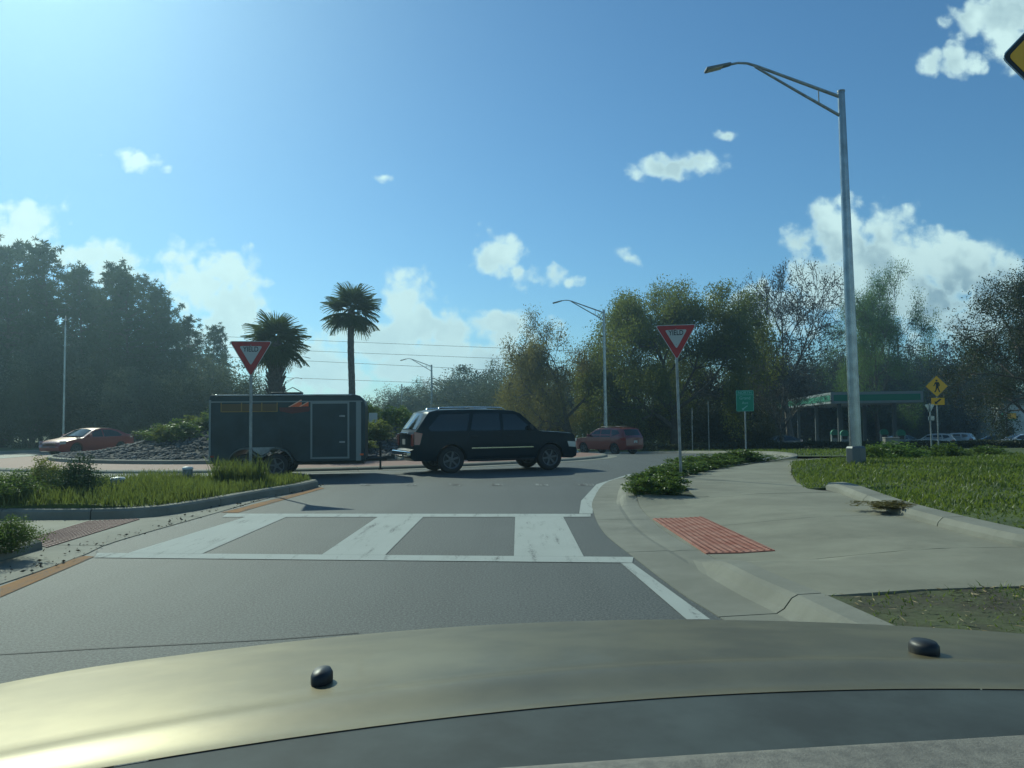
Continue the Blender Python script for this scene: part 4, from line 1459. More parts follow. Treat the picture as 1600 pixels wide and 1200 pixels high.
lamp_p = at(1338, 722, 20.5)
lamp((lamp_p.x, 20.5, zl(lamp_p.x, 20.5) - .02), R(2), 'tall bright metal street lamp on the rise of the right lawn', 9.68, lean=R(-.55))
_pt = at(947, 700, 55.5); lamp((_pt.x, 55.5, H(_pt.x, 55.5) + .12), R(-3), 'street lamp rising behind the dark red compact SUV', 9.85)
_pt = at(675, 700, 88); lamp((_pt.x, 88, H(_pt.x, 88) + .12), R(-10), 'distant street lamp above the roof of the dark SUV', 7.9)
_pt = at(437, 700, 128); lamp((_pt.x, 128, 0.1), R(180), 'faint far street lamp showing just above the trailer roof', 8.3)
_pt = at(99, 700, 51); lamp((_pt.x, 51, 0.12), R(-61), 'slim street lamp against the pine wood behind the dull red sedan', 7.9).scale = (.55, .55, 1)
_pt = at(440, 700, 100); lamp((_pt.x, 100, 0.12), R(180), 'street lamp half hidden by the shaggy palm', 9.2)


def post(bm, x, y, z0, z1, w=0.055):
    """U-channel-like square sign post"""
    add_box(bm, (x, y, (z0 + z1) / 2), (w, w * .7, z1 - z0))


def rounded_poly(pts, r, n=5):
    out = []
    k = len(pts)
    for i in range(k):
        p0, p1, p2 = Vector(pts[i - 1]), Vector(pts[i]), Vector(pts[(i + 1) % k])
        a = (p0 - p1).normalized(); b = (p2 - p1).normalized()
        ang = a.angle(b)
        dl = r / math.tan(ang / 2)
        s, e = p1 + a * dl, p1 + b * dl
        for j in range(n + 1):
            t = j / n
            out.append(tuple((s * (1 - t) ** 2 + p1 * 2 * t * (1 - t) + e * t * t)))
    return out


def tri(w, cz):
    h = w * .866
    return [(-w / 2, cz + h / 3), (w / 2, cz + h / 3), (0, cz - 2 * h / 3)]


def yield_sign(loc, rz, w, h_tip, label, lean=0.0):
    root = empty('yield_sign', loc, rz)
    root.rotation_euler = (0, lean, rz)
    hh = w * .866
    cz = h_tip + hh * 2 / 3
    bm = bmesh.new(); add_tube(bm, [(0, 0.035, -.25), (0, 0.035, cz + .1)], .033, 12); bm_obj('post', bm, M['galv'], root, True, 50)
    bm = bmesh.new(); add_prism(bm, rounded_poly(tri(w, cz), w * .04), -.004, .004); bm_obj('sign_plate', bm, M['alu'], root)
    bm = bmesh.new(); add_prism(bm, rounded_poly(tri(w * .99, cz), w * .04), -.007, -.0045); pl = bm_obj('white_border', bm, M['sign_white'], root)
    bm = bmesh.new(); add_prism(bm, rounded_poly(tri(w * .945, cz), w * .035), -.010, -.0075); bm_obj('red_field', bm, M['sign_red'], root)
    bm = bmesh.new(); add_prism(bm, rounded_poly(tri(w * .54, cz + .012 * w), w * .035), -.013, -.0105); bm_obj('white_field', bm, M['sign_white'], root)
    t = link('lettering', text_mesh('YIELD', w * .150), M['sign_black'], root)
    t.location = (0, -.0145, cz + w * .088)
    t.scale = (.92, 1, 1.15)
    for k in (1, -1):
        bm = bmesh.new(); add_tube(bm, [(0, -.018, cz + k * hh * .22), (0, .04, cz + k * hh * .22)], .010, 8); bm_obj('bolt', bm, M['galv'], root)
    tag(root, label, 'yield sign', 'yield signs at the crosswalk')
    return root


yp = ground_at(1064.5, 747, .145)
s_px = F_PX / yp.y
yr_z = CAM_H + (654.5 + 5 - 563) / s_px - yp.z
yield_sign((yp.x, yp.y, yp.z), R(-4), .965, yr_z, 'yield sign on a bare post between the low shrubs and pavement path', lean=R(-0.9))
yl_ = at(391, 745, 18.0)
yield_sign((yl_.x, 18.0, .2), R(8), .94, 2.36, 'yield sign standing in the weedy grass before the trailer')


def diamond_sign(loc, rz, side, cz, label, arrow=True, post_x=0.0, group=None):
    root = empty('crossing_sign', loc, rz)
    bm = bmesh.new(); post(bm, 0, .03, -.5, cz + side * .55); bm_obj('post', bm, M['galv'], root)
    hs = side * .7071
    dia = [(-hs, cz), (0, cz + hs), (hs, cz), (0, cz - hs)]
    bm = bmesh.new(); add_prism(bm, rounded_poly(dia, .05), -.004, .003); bm_obj('sign_plate', bm, M['alu'], root)
    dk = [(x * .985, cz + (z - cz) * .985) for x, z in dia]
    bm = bmesh.new(); add_prism(bm, rounded_poly(dk, .045), -.0065, -.0045); bm_obj('black_border', bm, M['sign_black'], root)
    dy_ = [(x * .93, cz + (z - cz) * .93) for x, z in dia]
    bm = bmesh.new(); add_prism(bm, rounded_poly(dy_, .035), -.009, -.007); bm_obj('yellow_field', bm, M['sign_yellow'], root)
    # walking figure
    k = side / .76
    fig = [[(-.05, .27), (-.015, .31), (.03, .31), (.05, .27), (.03, .225), (-.02, .225)],
           [(-.06, .20), (.09, .20), (.10, .02), (.075, -.05), (-.04, -.05), (-.04, .08)],
           [(-.06, .20), (-.04, .13), (-.10, .02), (-.16, .00), (-.165, .03), (-.12, .06), (-.09, .15)],
           [(.09, .20), (.15, .06), (.13, .0), (.10, .02), (.115, .07), (.07, .14)],
           [(-.04, -.03), (.035, -.03), (.0, -.16), (-.06, -.28), (-.12, -.28), (-.055, -.15)],
           [(.0, -.03), (.075, -.03), (.10, -.14), (.16, -.28), (.10, -.28), (.05, -.15)]]
    bm = bmesh.new()
    for f in fig: add_prism(bm, [(x * k, cz + z * k) for x, z in f], -.012, -.0095)
    bm_obj('walking_figure', bm, M['sign_black'], root)
    if arrow:
        az = cz - hs - side * .24
        bm = bmesh.new(); add_prism(bm, rounded_poly([(-.3 * k + .04, az - .17 * k), (-.3 * k + .04, az + .17 * k), (.3 * k + .04, az + .17 * k), (.3 * k + .04, az - .17 * k)], .03), -.004, .003)
        pq = bm_obj('arrow_plaque', bm, M['sign_yellow'], root)
        bm = bmesh.new()
        c45 = .7071
        def rt(x, z): return (.04 + (x * c45 - z * -c45) * k, az + (x * -c45 * -1 + z * c45) * k)
        arr = [(-.15, -.12), (-.15, .02), (-.10, -.02), (.10, .13), (.15, .08), (-.05, -.08), (-.01, -.12)]
        add_prism(bm, [(.04 + x * k, az + z * k) for x, z in arr], -.0075, -.0045)
        bm_obj('arrow', bm, M['sign_black'], pq)
    tag(root, label, 'crossing sign', group)
    return root


_pt = at(1467, 700, 40)
diamond_sign((_pt.x, 40, H(_pt.x, 40) - .05), R(-6), .80, CAM_H + (655.5 - 604) / 31.25 - H(_pt.x, 40) + .05, 'yellow diamond walking-person sign with arrow plaque beyond the lawn')
diamond_sign((3.77, 5.0, .12), R(3), .92, 3.62, 'large yellow diamond sign close by on the bare verge, mostly out of view')

# inverted triangle seen from behind, on its own post
_pt = at(1455, 705, 39)
g0 = H(_pt.x, 39)
root = empty('sign_back', (_pt.x, 39, g0 - .05))
bm = bmesh.new(); post(bm, 0, -.03, -.3, 2.45); bm_obj('post', bm, M['galv'], root)
bm = bmesh.new(); add_prism(bm, rounded_poly(tri(.50, 2.25), .03), -.004, .004); bm_obj('sign_plate', bm, M['alu'], root)
bm = bmesh.new(); add_box(bm, (.06, 0, 1.72), (.3, .008, .2)); bm_obj('small_plate', bm, M['alu'], root)
tag(root, 'small bare metal sign backs on a thin post beside the walking-person sign', 'sign')

# green street name sign
_pt = ground_at(1166, 709, .12)
root = empty('green_sign', (_pt.x, _pt.y, _pt.z), R(-6))
k = _pt.y / F_PX
ztop = (709 - 610) * k; zbot = (709 - 643) * k; wv_ = 27 * k
bm = bmesh.new(); post(bm, 0, .03, -.3, ztop - .05, .06); bm_obj('post', bm, M['galv'], root)
bm = bmesh.new(); add_prism(bm, rounded_poly([(-wv_ / 2, zbot), (-wv_ / 2, ztop), (wv_ / 2, ztop), (wv_ / 2, zbot)], .04), -.004, .004); bm_obj('sign_plate', bm, M['sign_green'], root)
hsg = ztop - zbot
paleg = mat('sign_pale_green', (.20, .46, .38), .5)
bm = bmesh.new()
for (x, z, sx, sz) in ((0, ztop - .015, wv_ * .95, .016), (0, zbot + .015, wv_ * .95, .016), (-wv_ / 2 + .015, (ztop + zbot) / 2, .016, hsg * .95), (wv_ / 2 - .015, (ztop + zbot) / 2, .016, hsg * .95), (0, ztop - hsg * .22, wv_ * .95, .02)):
    add_box(bm, (x, -.006, z), (sx, .003, sz))
bm_obj('border', bm, paleg, root)
for txt, zz, sz in (('NORTH', .12, .17), ('Grand', .37, .19), ('Ave', .60, .17)):
    t = link('lettering', text_mesh(txt, sz), paleg, root); t.location = (0, -.0075, ztop - hsg * zz)
bm = bmesh.new(); zc = zbot + hsg * .17
add_prism(bm, [(-.13, zc - .10), (-.13, zc), (-.10, zc - .03), (.09, zc + .11), (.12, zc + .08), (-.07, zc - .07), (-.03, zc - .10)], -.009, -.006)
bm_obj('arrow', bm, paleg, root)
tag(root, 'green guide sign with pale lettering and arrow by the tree shade', 'sign')


def edge_sign(px, top, base, d, w, h, label, rz=80, face='alu', z_off=.12):
    pt = at(px, base, d)
    root = empty('roadside_sign', (pt.x, d, H(pt.x, d) + z_off), R(rz))
    kk = d / F_PX
    zt_ = CAM_H + ((ray(px, top).z / ray(px, top).y) * d) - (H(pt.x, d) + z_off)
    bm = bmesh.new(); post(bm, 0, .03, -.3, zt_ - .02); bm_obj('post', bm, M['galv'], root)
    bm = bmesh.new(); add_prism(bm, rounded_poly([(-w / 2, zt_ - h), (-w / 2, zt_), (w / 2, zt_), (w / 2, zt_ - h)], .03), -.004, .004); bm_obj('sign_plate', bm, M[face], root)
    tag(root, label, 'sign')
    return root


edge_sign(1083, 637, 704, 48, .6, .75, 'thin post with a sign turned edge-on, nearer the oak')
edge_sign(1109, 627, 707, 46, .6, .8, 'thin post with a bright sign edge beside the green guide sign', 74)
edge_sign(203, 627, 690, 58, .62, .9, 'small pale sign on a post between the pine wood and mound', 35)
edge_sign(583, 645, 690, 34, .36, .5, 'small pale two-part sign on the mound right of the trailer', 5, 'sign_white', 1.0)
edge_sign(628, 600, 690, 62, .10, .9, 'thin marker post rising behind the mound plants', 10)

# cabinet on a pad
_pt = at(1393, 713, 36)
root = empty('utility_cabinet', (_pt.x, 36, H(_pt.x, 36) - .15), R(-8))
cabm = mat('cabinet_tan', (.20, .185, .16), .7, var=.1, vscale=3)
bm = bmesh.new(); add_box(bm, (0, 0, .52), (.60, .45, .74)); bevel(bm_obj('box', bm, cabm, root), .02)
bm = bmesh.new(); add_box(bm, (0, 0, .905), (.64, .5, .04)); bevel(bm_obj('lid', bm, cabm, root), .015)
bm = bmesh.new(); add_box(bm, (0, -.228, .50), (.5, .012, .6)); bm_obj('door', bm, cabm, root)
bm = bmesh.new(); add_box(bm, (0, 0, .05), (.9, .7, .22)); bm_obj('pad', bm, M['kerb'], root)
tag(root, 'tan utility cabinet behind the bushy edge of the lawn', 'cabinet')


def bollard(px, top, base, d, r, label):
    pt = at(px, base, d)
    z0 = .2
    zt_ = CAM_H + (ray(px, top).z / ray(px, top).y) * d
    root = empty('bollard', (pt.x, d, z0 - .1))
    h = zt_ - z0 + .1
    bm = bmesh.new(); add_lathe(bm, [(r * .92, -.05), (r * .95, h * .2), (r, h - .06), (r * .9, h - .055)], 18); bm_obj('body', bm, mat('bollard_grey', (.20, .21, .20), .6, var=.2, vscale=8), root, True, 50)
    bm = bmesh.new(); add_lathe(bm, [(r * 1.12, h - .06), (r * 1.14, h - .035), (r * .9, h - .008), (.0001, h)], 18); bm_obj('cap', bm, mat('bollard_cap', (.62, .63, .60), .5), root, True, 50)
    tag(root, label, 'bollard', 'low bollards in the splitter island')


bollard(293, 729, 757, 17.6, .105, 'low grey bollard with pale cap in the weedy grass')
bollard(184, 745, 768, 15.8, .125, 'wider stubby bollard with white cap beside the dark shrub')

# ================================================================== FILLING STATION
def station():
    c0 = at(1299, 640, 80); c1 = at(1443, 640, 78.5)
    gz = H(34, 80) + .135
    base = Vector((c0.x, 80, 0)); ux = (Vector((c1.x, 78.5, 0)) - base); wd = ux.length; ux.normalize()
    rz = math.atan2(ux.y, ux.x)
    root = empty('petrol_canopy', (base.x, base.y, gz), rz)
    ztop = CAM_H + (656.3 - 612.5) / F_PX * 80 - gz
    th = 1.12
    dep = 52.0
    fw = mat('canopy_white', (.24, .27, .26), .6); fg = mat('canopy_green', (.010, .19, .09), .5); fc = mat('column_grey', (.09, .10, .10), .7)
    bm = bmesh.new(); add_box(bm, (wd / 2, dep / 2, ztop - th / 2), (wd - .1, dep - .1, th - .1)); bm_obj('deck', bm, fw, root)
    def fascia(x0, y0, x1, y1):
        L = math.hypot(x1 - x0, y1 - y0); a = math.atan2(y1 - y0, x1 - x0)
        cx_, cy_ = (x0 + x1) / 2, (y0 + y1) / 2
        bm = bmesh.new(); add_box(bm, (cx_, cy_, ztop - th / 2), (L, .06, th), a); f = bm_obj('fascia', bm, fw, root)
        nx, ny = math.sin(a), -math.cos(a)
        bm = bmesh.new(); add_box(bm, (cx_ + nx * .04, cy_ + ny * .04, ztop - th * .52), (L - .5, .04, th * .55), a); bm_obj('green_band', bm, fg, f)
    fascia(0, 0, wd, 0); fascia(0, dep, 0, 0); fascia(wd, 0, wd, dep)
    for y in (4.0, 16, 28, 40):
        for x in (1.6, wd - 1.6):
            if x > 5 and y > 5 and y < 14: pass
            bm = bmesh.new(); add_box(bm, (x, y, (ztop - th) / 2), (.34, .34, ztop - th + .1)); bm_obj('column', bm, fc, root)
    tag(root, 'filling station canopy with green band on white fascia', 'canopy')
    mtx = root.matrix_basis
    pumps = [(1.6, 6.5), (1.6, 2.0), (wd - 1.6, 2.0), (wd - 1.6, 8.0)]
    lab = ['grey petrol pump under the canopy, left of the lamp pole', 'grey petrol pump at the canopy front behind the lamp pole', 'petrol pump under the right-hand end of the canopy', 'petrol pump deep under the right-hand half of the canopy']
    for (x, y), lb in zip(pumps, lab):
        pr = empty('petrol_pump', mtx @ Vector((x, y, 0)), rz)
        bm = bmesh.new(); add_box(bm, (0, 0, .09), (1.4, 1.0, .2)); bm_obj('plinth', bm, M['kerb'], pr)
        bm = bmesh.new(); add_box(bm, (0, 0, .95), (.75, .5, 1.55)); bevel(bm_obj('cabinet', bm, fw, pr), .03)
        bm = bmesh.new(); add_lathe(bm, [(.0001, -.26), (.4, -.26), (.4, .26), (.0001, .26)], 20, 'Y', (0, 0, 1.72)); bm_obj('hood', bm, fg, pr)
        bm = bmesh.new(); add_box(bm, (0, -.26, 1.35), (.5, .02, .35)); bm_obj('display', bm, M['glass_dark'], pr)
        tag(pr, lb, 'petrol pump', 'petrol pumps')


station()
# white building at the right with a small yellow sign
bp_ = at(1562, 690, 108)
gz = H(bp_.x, 108) + .1
root = empty('white_building', (bp_.x, 108, gz), R(-8))
bwm = mat('pale_wall', (.46, .48, .44), .8, var=.12, vscale=.8)
topz = CAM_H + (655 - 634) / F_PX * 108 - gz
bm = bmesh.new(); add_box(bm, (7, 5, topz / 2), (14, 10, topz)); bm_obj('wall', bm, bwm, root)
bm = bmesh.new(); add_box(bm, (7, 5, topz + .08), (14.4, 10.4, .25)); bm_obj('parapet', bm, M['kerb'], root)
for x in (1.2, 4.6, 9):
    bm = bmesh.new(); add_box(bm, (x, -.03, 1.4), (1.3, .1, 1.5)); w_ = bm_obj('window', bm, M['glass_dark'], root)
bm = bmesh.new(); add_box(bm, (6.9, -.04, 1.15), (1.1, .12, 2.3)); bm_obj('door', bm, M['dark_metal'], root)
tag(root, 'white flat-roofed building showing behind the silver sedan', 'building')
_pt = at(1577, 653, 100)
gz = H(_pt.x, 100) + .1
root = empty('pylon_sign', (_pt.x, 100, gz))
zz = CAM_H + (655 - 652) / F_PX * 100 - gz
bm = bmesh.new(); add_box(bm, (0, 0, zz), (1.7, .2, .95)); bm_obj('panel', bm, M['sign_green'], root)
bm = bmesh.new(); add_box(bm, (.25, -.12, zz + .06), (1.1, .05, .7)); bm_obj('yellow_face', bm, M['sign_yellow'], root)
bm = bmesh.new(); add_box(bm, (-.55, -.12, zz + .06), (.45, .05, .7)); bm_obj('white_face', bm, M['sign_white'], root)
bm = bmesh.new(); add_tube(bm, [(-.6, .05, -.2), (-.6, .05, zz)], .09, 10); bm_obj('post', bm, M['dark_metal'], root)
tag(root, 'small yellow and green pylon sign in front of the white building', 'sign')

# overhead wires between far wooden poles
wire_m = mat('wire', (.02, .02, .02), .6)
polL = Vector((-95, 120, 0)); polR = Vector((62, 128, H(62, 128)))
heights = []
for (pa, pb) in (((470, 529), (815, 546)), ((470, 546), (800, 562)), ((470, 562), (740, 578)), ((470, 590), (640, 598))):
    heights.append((at(*pa, 121), at(*pb, 124)))
for pl, lb in ((polL, 'wooden utility pole hidden in the pine wood'), (polR, 'wooden utility pole hidden among the trees by the filling station')):
    root = empty('utility_pole', pl)
    bm = bmesh.new(); add_tube(bm, [(0, 0, -.3), (0, 0, 17)], [.17, .11], 10); bm_obj('shaft', bm, M['bark'], root)
    bm = bmesh.new(); add_box(bm, (0, 0, 15.4), (.12, 2.2, .14)); bm_obj('crossarm', bm, M['bark'], root)
    tag(root, lb, 'utility pole')
for i, (a, b) in enumerate(heights):
    sl = (b.z - a.z) / (b.x - a.x)
    pts = []
    for t in np.linspace(0, 1, 21):
        x = polL.x + (polR.x - polL.x) * t
        y = polL.y + (polR.y - polL.y) * t
        z = a.z + sl * (x - a.x) * .9 + .25 * ((2 * t - 1) ** 2)
        pts.append((x, y, z))
    bm = bmesh.new(); add_tube(bm, pts, .028, 5)
    tag(bm_obj('power_line', bm, wire_m), ['topmost overhead wire crossing the sky behind the palms', 'second overhead wire from the top behind the palms', 'third overhead wire from the top behind the palms', 'lowest overhead wire just above the trailer roof'][i], 'wire', 'overhead wires')

# ================================================================== VEGETATION
def rand_dirs(n):
    v = rng.normal(size=(n, 3))
    return v / np.linalg.norm(v, axis=1, keepdims=True)


def leaf_quads(cent, size, aspect=0.55, up_bias=0.0, dirs=None, jitter=0.35):
    """random leaf-sized quads at the centres"""
    n = len(cent)
    d = rand_dirs(n) if dirs is None else dirs
    d = d + np.array([0, 0, up_bias])
    d /= np.linalg.norm(d, axis=1, keepdims=True)
    s = rand_dirs(n)
    s = np.cross(d, s); s /= np.linalg.norm(s, axis=1, keepdims=True) + 1e-9
    L = (size * (1 + jitter * rng.uniform(-1, 1, n)))[:, None]
    Wd = L * aspect
    a = cent - d * L * .5
    b = cent + s * Wd * .5
    c = cent + d * L * .5
    e = cent - s * Wd * .5
    V = np.stack([a, b, c, e], 1).reshape(-1, 3)
    Fq = np.arange(4 * n).reshape(n, 4)
    return V, Fq


def tubes_np(segs, sides=5):
    """segs: list of (p0, p1, r0, r1)"""
    P0 = np.array([s[0] for s in segs]); P1 = np.array([s[1] for s in segs])
    r0 = np.array([s[2] for s in segs])[:, None, None]; r1 = np.array([s[3] for s in segs])[:, None, None]
    d = P1 - P0
    d /= np.linalg.norm(d, axis=1, keepdims=True) + 1e-9
    ref = np.where(np.abs(d[:, 2:3]) > .9, np.array([[1., 0, 0]]), np.array([[0, 0, 1.]]))
    a = np.cross(d, ref); a /= np.linalg.norm(a, axis=1, keepdims=True) + 1e-9
    b = np.cross(d, a)
    t = np.arange(sides) * 2 * np.pi / sides
    ring = a[:, None, :] * np.cos(t)[None, :, None] + b[:, None, :] * np.sin(t)[None, :, None]
    V = np.concatenate([P0[:, None] + ring * r0, P1[:, None] + ring * r1], 1)
    n = len(segs)
    k = np.arange(sides)
    f = np.stack([k, (k + 1) % sides, sides + (k + 1) % sides, sides + k], -1)
    Fq = (np.arange(n) * 2 * sides)[:, None, None] + f[None]
    return V.reshape(-1, 3), Fq.reshape(-1, 4)


def grow(p, d, length, r, level, P, segs, tips):
    n = P['nseg'][level]
    pts = [p]
    step = length / n
    for i in range(n):
        w = P['wig'][level]
        d = d + rng.normal(size=3) * w + np.array([0, 0, P['grav'][level]])
        d = d / np.linalg.norm(d)
        q_ = p + d * step
        ra = r * (1 - .55 * i / n); rb = r * (1 - .55 * (i + 1) / n)
        segs.append((p, q_, ra, rb))
        p = q_
        pts.append((p, d, rb))
    if level == P['max']:
        tips.append(p)
        if n > 1: tips.append(pts[len(pts) // 2][0])
        return
    for c in range(P['kids'][level]):
        lo = P['from'][level]
        t = lo + (1 - lo) * (c + rng.uniform(0, 1)) / P['kids'][level]
        i = min(n - 1, int(t * n))
        q_, dd, rr = pts[i + 1]
        ang = P['ang'][level] * rng.uniform(.7, 1.3)
        az = 2 * np.pi * (c / P['kids'][level] + rng.uniform(-.15, .15)) + level * 1.7
        ref = np.array([0, 0, 1.]) if abs(dd[2]) < .9 else np.array([1., 0, 0])
        a = np.cross(dd, ref); a /= np.linalg.norm(a); b = np.cross(dd, a)
        nd = dd * np.cos(ang) + (a * np.cos(az) + b * np.sin(az)) * np.sin(ang)
        grow(q_, nd, length * P['ratio'][level] * rng.uniform(.75, 1.15), max(.022, rr * P['rr']), level + 1, P, segs, tips)
    if P.get('lead', True):
        grow(pts[-1][0], d, length * P['ratio'][level] * .9, max(.022, pts[-1][2] * .8), level + 1, P, segs, tips)


def tree_proto(P, leaves_per_tip, sigma, size, aspect=.6, flat=1.0, droop=0.0, skip=0.0, seed=1):
    global rng
    rng = np.random.default_rng(seed)
    segs, tips = [], []
    grow(np.zeros(3) + np.array([0, 0, -.3]), np.array([0, 0, 1.]), P['len'], P['r'], 0, P, segs, tips)
    tips = np.array(tips)
    if skip: tips = tips[rng.uniform(size=len(tips)) > skip]
    tv, tf = tubes_np(segs)
    c = np.repeat(tips, leaves_per_tip, 0)
    off = np.clip(rng.normal(size=c.shape), -1.5, 1.5) * sigma * 1.12
    off[:, 2] *= flat
    if droop: off[:, 2] -= np.abs(rng.normal(size=len(c))) * droop
    lv, lf = leaf_quads(c + off, size, aspect, dirs=None)
    # normalise to unit height: base 0, top 1
    top = max(lv[:, 2].max(), tv[:, 2].max())
    return tv / top, tf, lv / top, lf


_cs = [100]


def clump_proto(n_clump, per, size, shape=(1, 1, 1), lowest=0.05, irregular=.35, clump_r=.12, trunk=True):
    """dense bushy crown from the ground: leaf clumps through an uneven volume, unit height"""
    global rng
    _cs[0] += 1
    rng = np.random.default_rng(_cs[0])
    c = rand_dirs(n_clump)
    rad = rng.uniform(.35, 1, n_clump) ** .6
    c = c * rad[:, None]
    lob = 1 + irregular * (np.sin(c[:, 0] * 4 + 1) * np.cos(c[:, 1] * 5) + rng.normal(size=n_clump) * .25)
    c[:, 2] = np.clip(c[:, 2], -.95, None)
    c = c * lob[:, None]
    c[:, 0] *= .5 * shape[0]; c[:, 1] *= .5 * shape[1]
    c[:, 2] = lowest + (c[:, 2] + 1) * .5 * (1 - lowest)
    c[:, 2] = np.maximum(c[:, 2], .02)
    k = np.repeat(c, per, 0) + np.clip(rng.normal(size=(n_clump * per, 3)), -1.6, 1.6) * clump_r * np.array([1, 1, .7])
    k[:, 2] = np.maximum(k[:, 2], .0)
    lv, lf = leaf_quads(k, size, .6)
    top = np.percentile(lv[:, 2], 99.8)
    segs = []
    for i in range(7):
        tgt = c[rng.integers(n_clump)]
        m_ = np.array([tgt[0] * .3, tgt[1] * .3, tgt[2] * .5])
        segs.append((np.array([0, 0, -.03]), m_, .022, .014)); segs.append((m_, tgt, .014, .004))
    tv, tf = tubes_np(segs)
    return tv / top, tf, lv / top, lf


def pine_proto(seed_shift=0.0, start=.42, nb=46, spread=.17):
    segs, cents, dirs = [], [], []
    p = np.array([0, 0, -.02]); d = np.array([0, 0, 1.])
    trunk = [p]
    for i in range(10):
        d = d + rng.normal(size=3) * .025; d /= np.linalg.norm(d)
        q_ = p + d * .098
        segs.append((p, q_, .0125 * (1 - .085 * i), .0125 * (1 - .085 * (i + 1))))
        p = q_; trunk.append(p)
    trunk = np.array(trunk)
    for b in range(nb):
        t = start + (1 - start) * (b + rng.uniform(0, 1)) / nb
        f = t * 10; i = min(9, int(f)); base = trunk[i] + (trunk[i + 1] - trunk[i]) * (f - i)
        u = (t - start) / (1 - start)
        L = spread * (.55 + .9 * math.sin(math.pi * min(1, u * .85 + .18))) * rng.uniform(.5, 1.15) * (1 - .55 * u ** 3)
        az = rng.uniform(0, 2 * np.pi)
        dv = np.array([math.cos(az), math.sin(az), rng.uniform(-.1, .55)]); dv /= np.linalg.norm(dv)
        pp = base; n = 3
        for k in range(n):
            dv = dv + rng.normal(size=3) * .12 + np.array([0, 0, .06]); dv /= np.linalg.norm(dv)
            q_ = pp + dv * L / n
            segs.append((pp, q_, .0038 * (1 - .25 * k), .0038 * (1 - .25 * (k + 1))))
            pp = q_
            if k >= 0:
                for m_ in range(3 if k else 1):
                    cents.append(pp + rng.normal(size=3) * .018 * (1 + k * .4))
    for k in range(8): cents.append(trunk[-1] + rng.normal(size=3) * np.array([.018, .018, .014]))
    cents = np.array(cents)
    per = 34
    c = np.repeat(cents, per, 0)
    dd = rand_dirs(len(c)); dd[:, 2] = dd[:, 2] * .8 + .25
    dd /= np.linalg.norm(dd, axis=1, keepdims=True)
    c = c + dd * rng.uniform(.003, .021, len(c))[:, None]
    lv, lf = leaf_quads(c, .017, .30, dirs=dd)
    tv, tf = tubes_np(segs)
    top = lv[:, 2].max()
    return tv / top, tf, lv / top, lf


PROTO = {}
PROTO['pine1'] = pine_proto()
PROTO['pine2'] = pine_proto(start=.52, nb=38, spread=.15)
PROTO['pine3'] = pine_proto(start=.34, nb=52, spread=.13)
PROTO['oak1'] = tree_proto(dict(max=4, len=2.3, r=.42, nseg=[3, 4, 4, 3, 2], wig=[.08, .16, .2, .25, .3], grav=[0, .02, .0, .0, .02], kids=[5, 4, 4, 4, 0], ang=[.95, .75, .7, .7], ratio=[1.75, .62, .62, .6], rr=.62, **{'from': [.55, .35, .3, .3]}), 84, .34, .105, .6, .8)
PROTO['oak2'] = tree_proto(dict(max=4, len=1.9, r=.36, nseg=[3, 4, 4, 3, 2], wig=[.10, .2, .25, .25, .3], grav=[0, -.015, -.03, -.03, -.02], kids=[5, 4, 4, 3, 0], ang=[1.05, .8, .75, .7], ratio=[1.9, .62, .62, .6], rr=.6, **{'from': [.5, .3, .3, .3]}), 64, .28, .10, .5, .8, droop=.35)
PROTO['bare'] = tree_proto(dict(max=5, len=3.2, r=.40, nseg=[4, 4, 4, 3, 3, 2], wig=[.06, .14, .18, .2, .25, .3], grav=[0, .05, .04, .03, .0, .0], kids=[4, 4, 4, 3, 3, 0], ang=[.55, .6, .65, .7, .7], ratio=[1.2, .66, .62, .6, .6], rr=.68, **{'from': [.55, .3, .3, .25, .25]}), 3, .16, .12, .5, 1)
PROTO['leafy'] = tree_proto(dict(max=4, len=7.0, r=.26, nseg=[5, 4, 3, 3, 2], wig=[.05, .16, .2, .25, .3], grav=[0, .03, .02, .0, 0], kids=[7, 3, 3, 3, 0], ang=[1.0, .75, .7, .7], ratio=[.50, .60, .6, .6], rr=.5, lead=True, **{'from': [.55, .4, .3, .3]}), 20, .26, .20, .75, .7, seed=5)
PROTO['oak3'] = tree_proto(dict(max=4, len=2.6, r=.36, nseg=[3, 4, 4, 3, 2], wig=[.08, .16, .2, .25, .3], grav=[0, .05, .02, .0, .0], kids=[5, 4, 4, 4, 0], ang=[.75, .7, .7, .7], ratio=[1.6, .64, .62, .6], rr=.62, **{'from': [.45, .3, .3, .3]}), 44, .30, .095, .6, .8)
PROTO['bush1'] = clump_proto(420, 46, .026, (1.1, 1.1, 1), .04, .35, .055)
PROTO['bush2'] = clump_proto(360, 50, .028, (.85, .9, 1), .05, .45, .06)
PROTO['bush3'] = clump_proto(460, 42, .024, (1.5, 1.3, 1), .02, .4, .06)
MESH = {}


def tree(name, proto, leaf, bark, base, height, width=None, label='', cat='tree', group=None, rz=None, squash=None):
    key = (proto, leaf, bark)
    if key not in MESH:
        tv, tf, lv, lf = PROTO[proto]
        a = np_mesh('trunk', tv, tf, True); a.materials.append(M[bark])
        b = np_mesh('crown', lv, lf); b.materials.append(M[leaf])
        ext = (np.percentile(lv[:, 0], 99) - np.percentile(lv[:, 0], 1))
        MESH[key] = (a, b, ext)
    a, b, ext = MESH[key]
    root = empty(name, base, random.uniform(0, 6.28) if rz is None else rz)
    sw = height if width is None else width / ext
    root.scale = (sw, sw, height)
    link('trunk', a, None, root)
    link('crown', b, None, root)
    tag(root, label, cat, group)
    return root


def tree_px(name, proto, leaf, bark, px, top, d, wpx=None, **kw):
    pt = at(px, top, d)
    g_ = H(pt.x, d) + .1
    return tree(name, proto, leaf, bark, (pt.x, d, g_), pt.z - g_, None if wpx is None else wpx / F_PX * d, **kw)


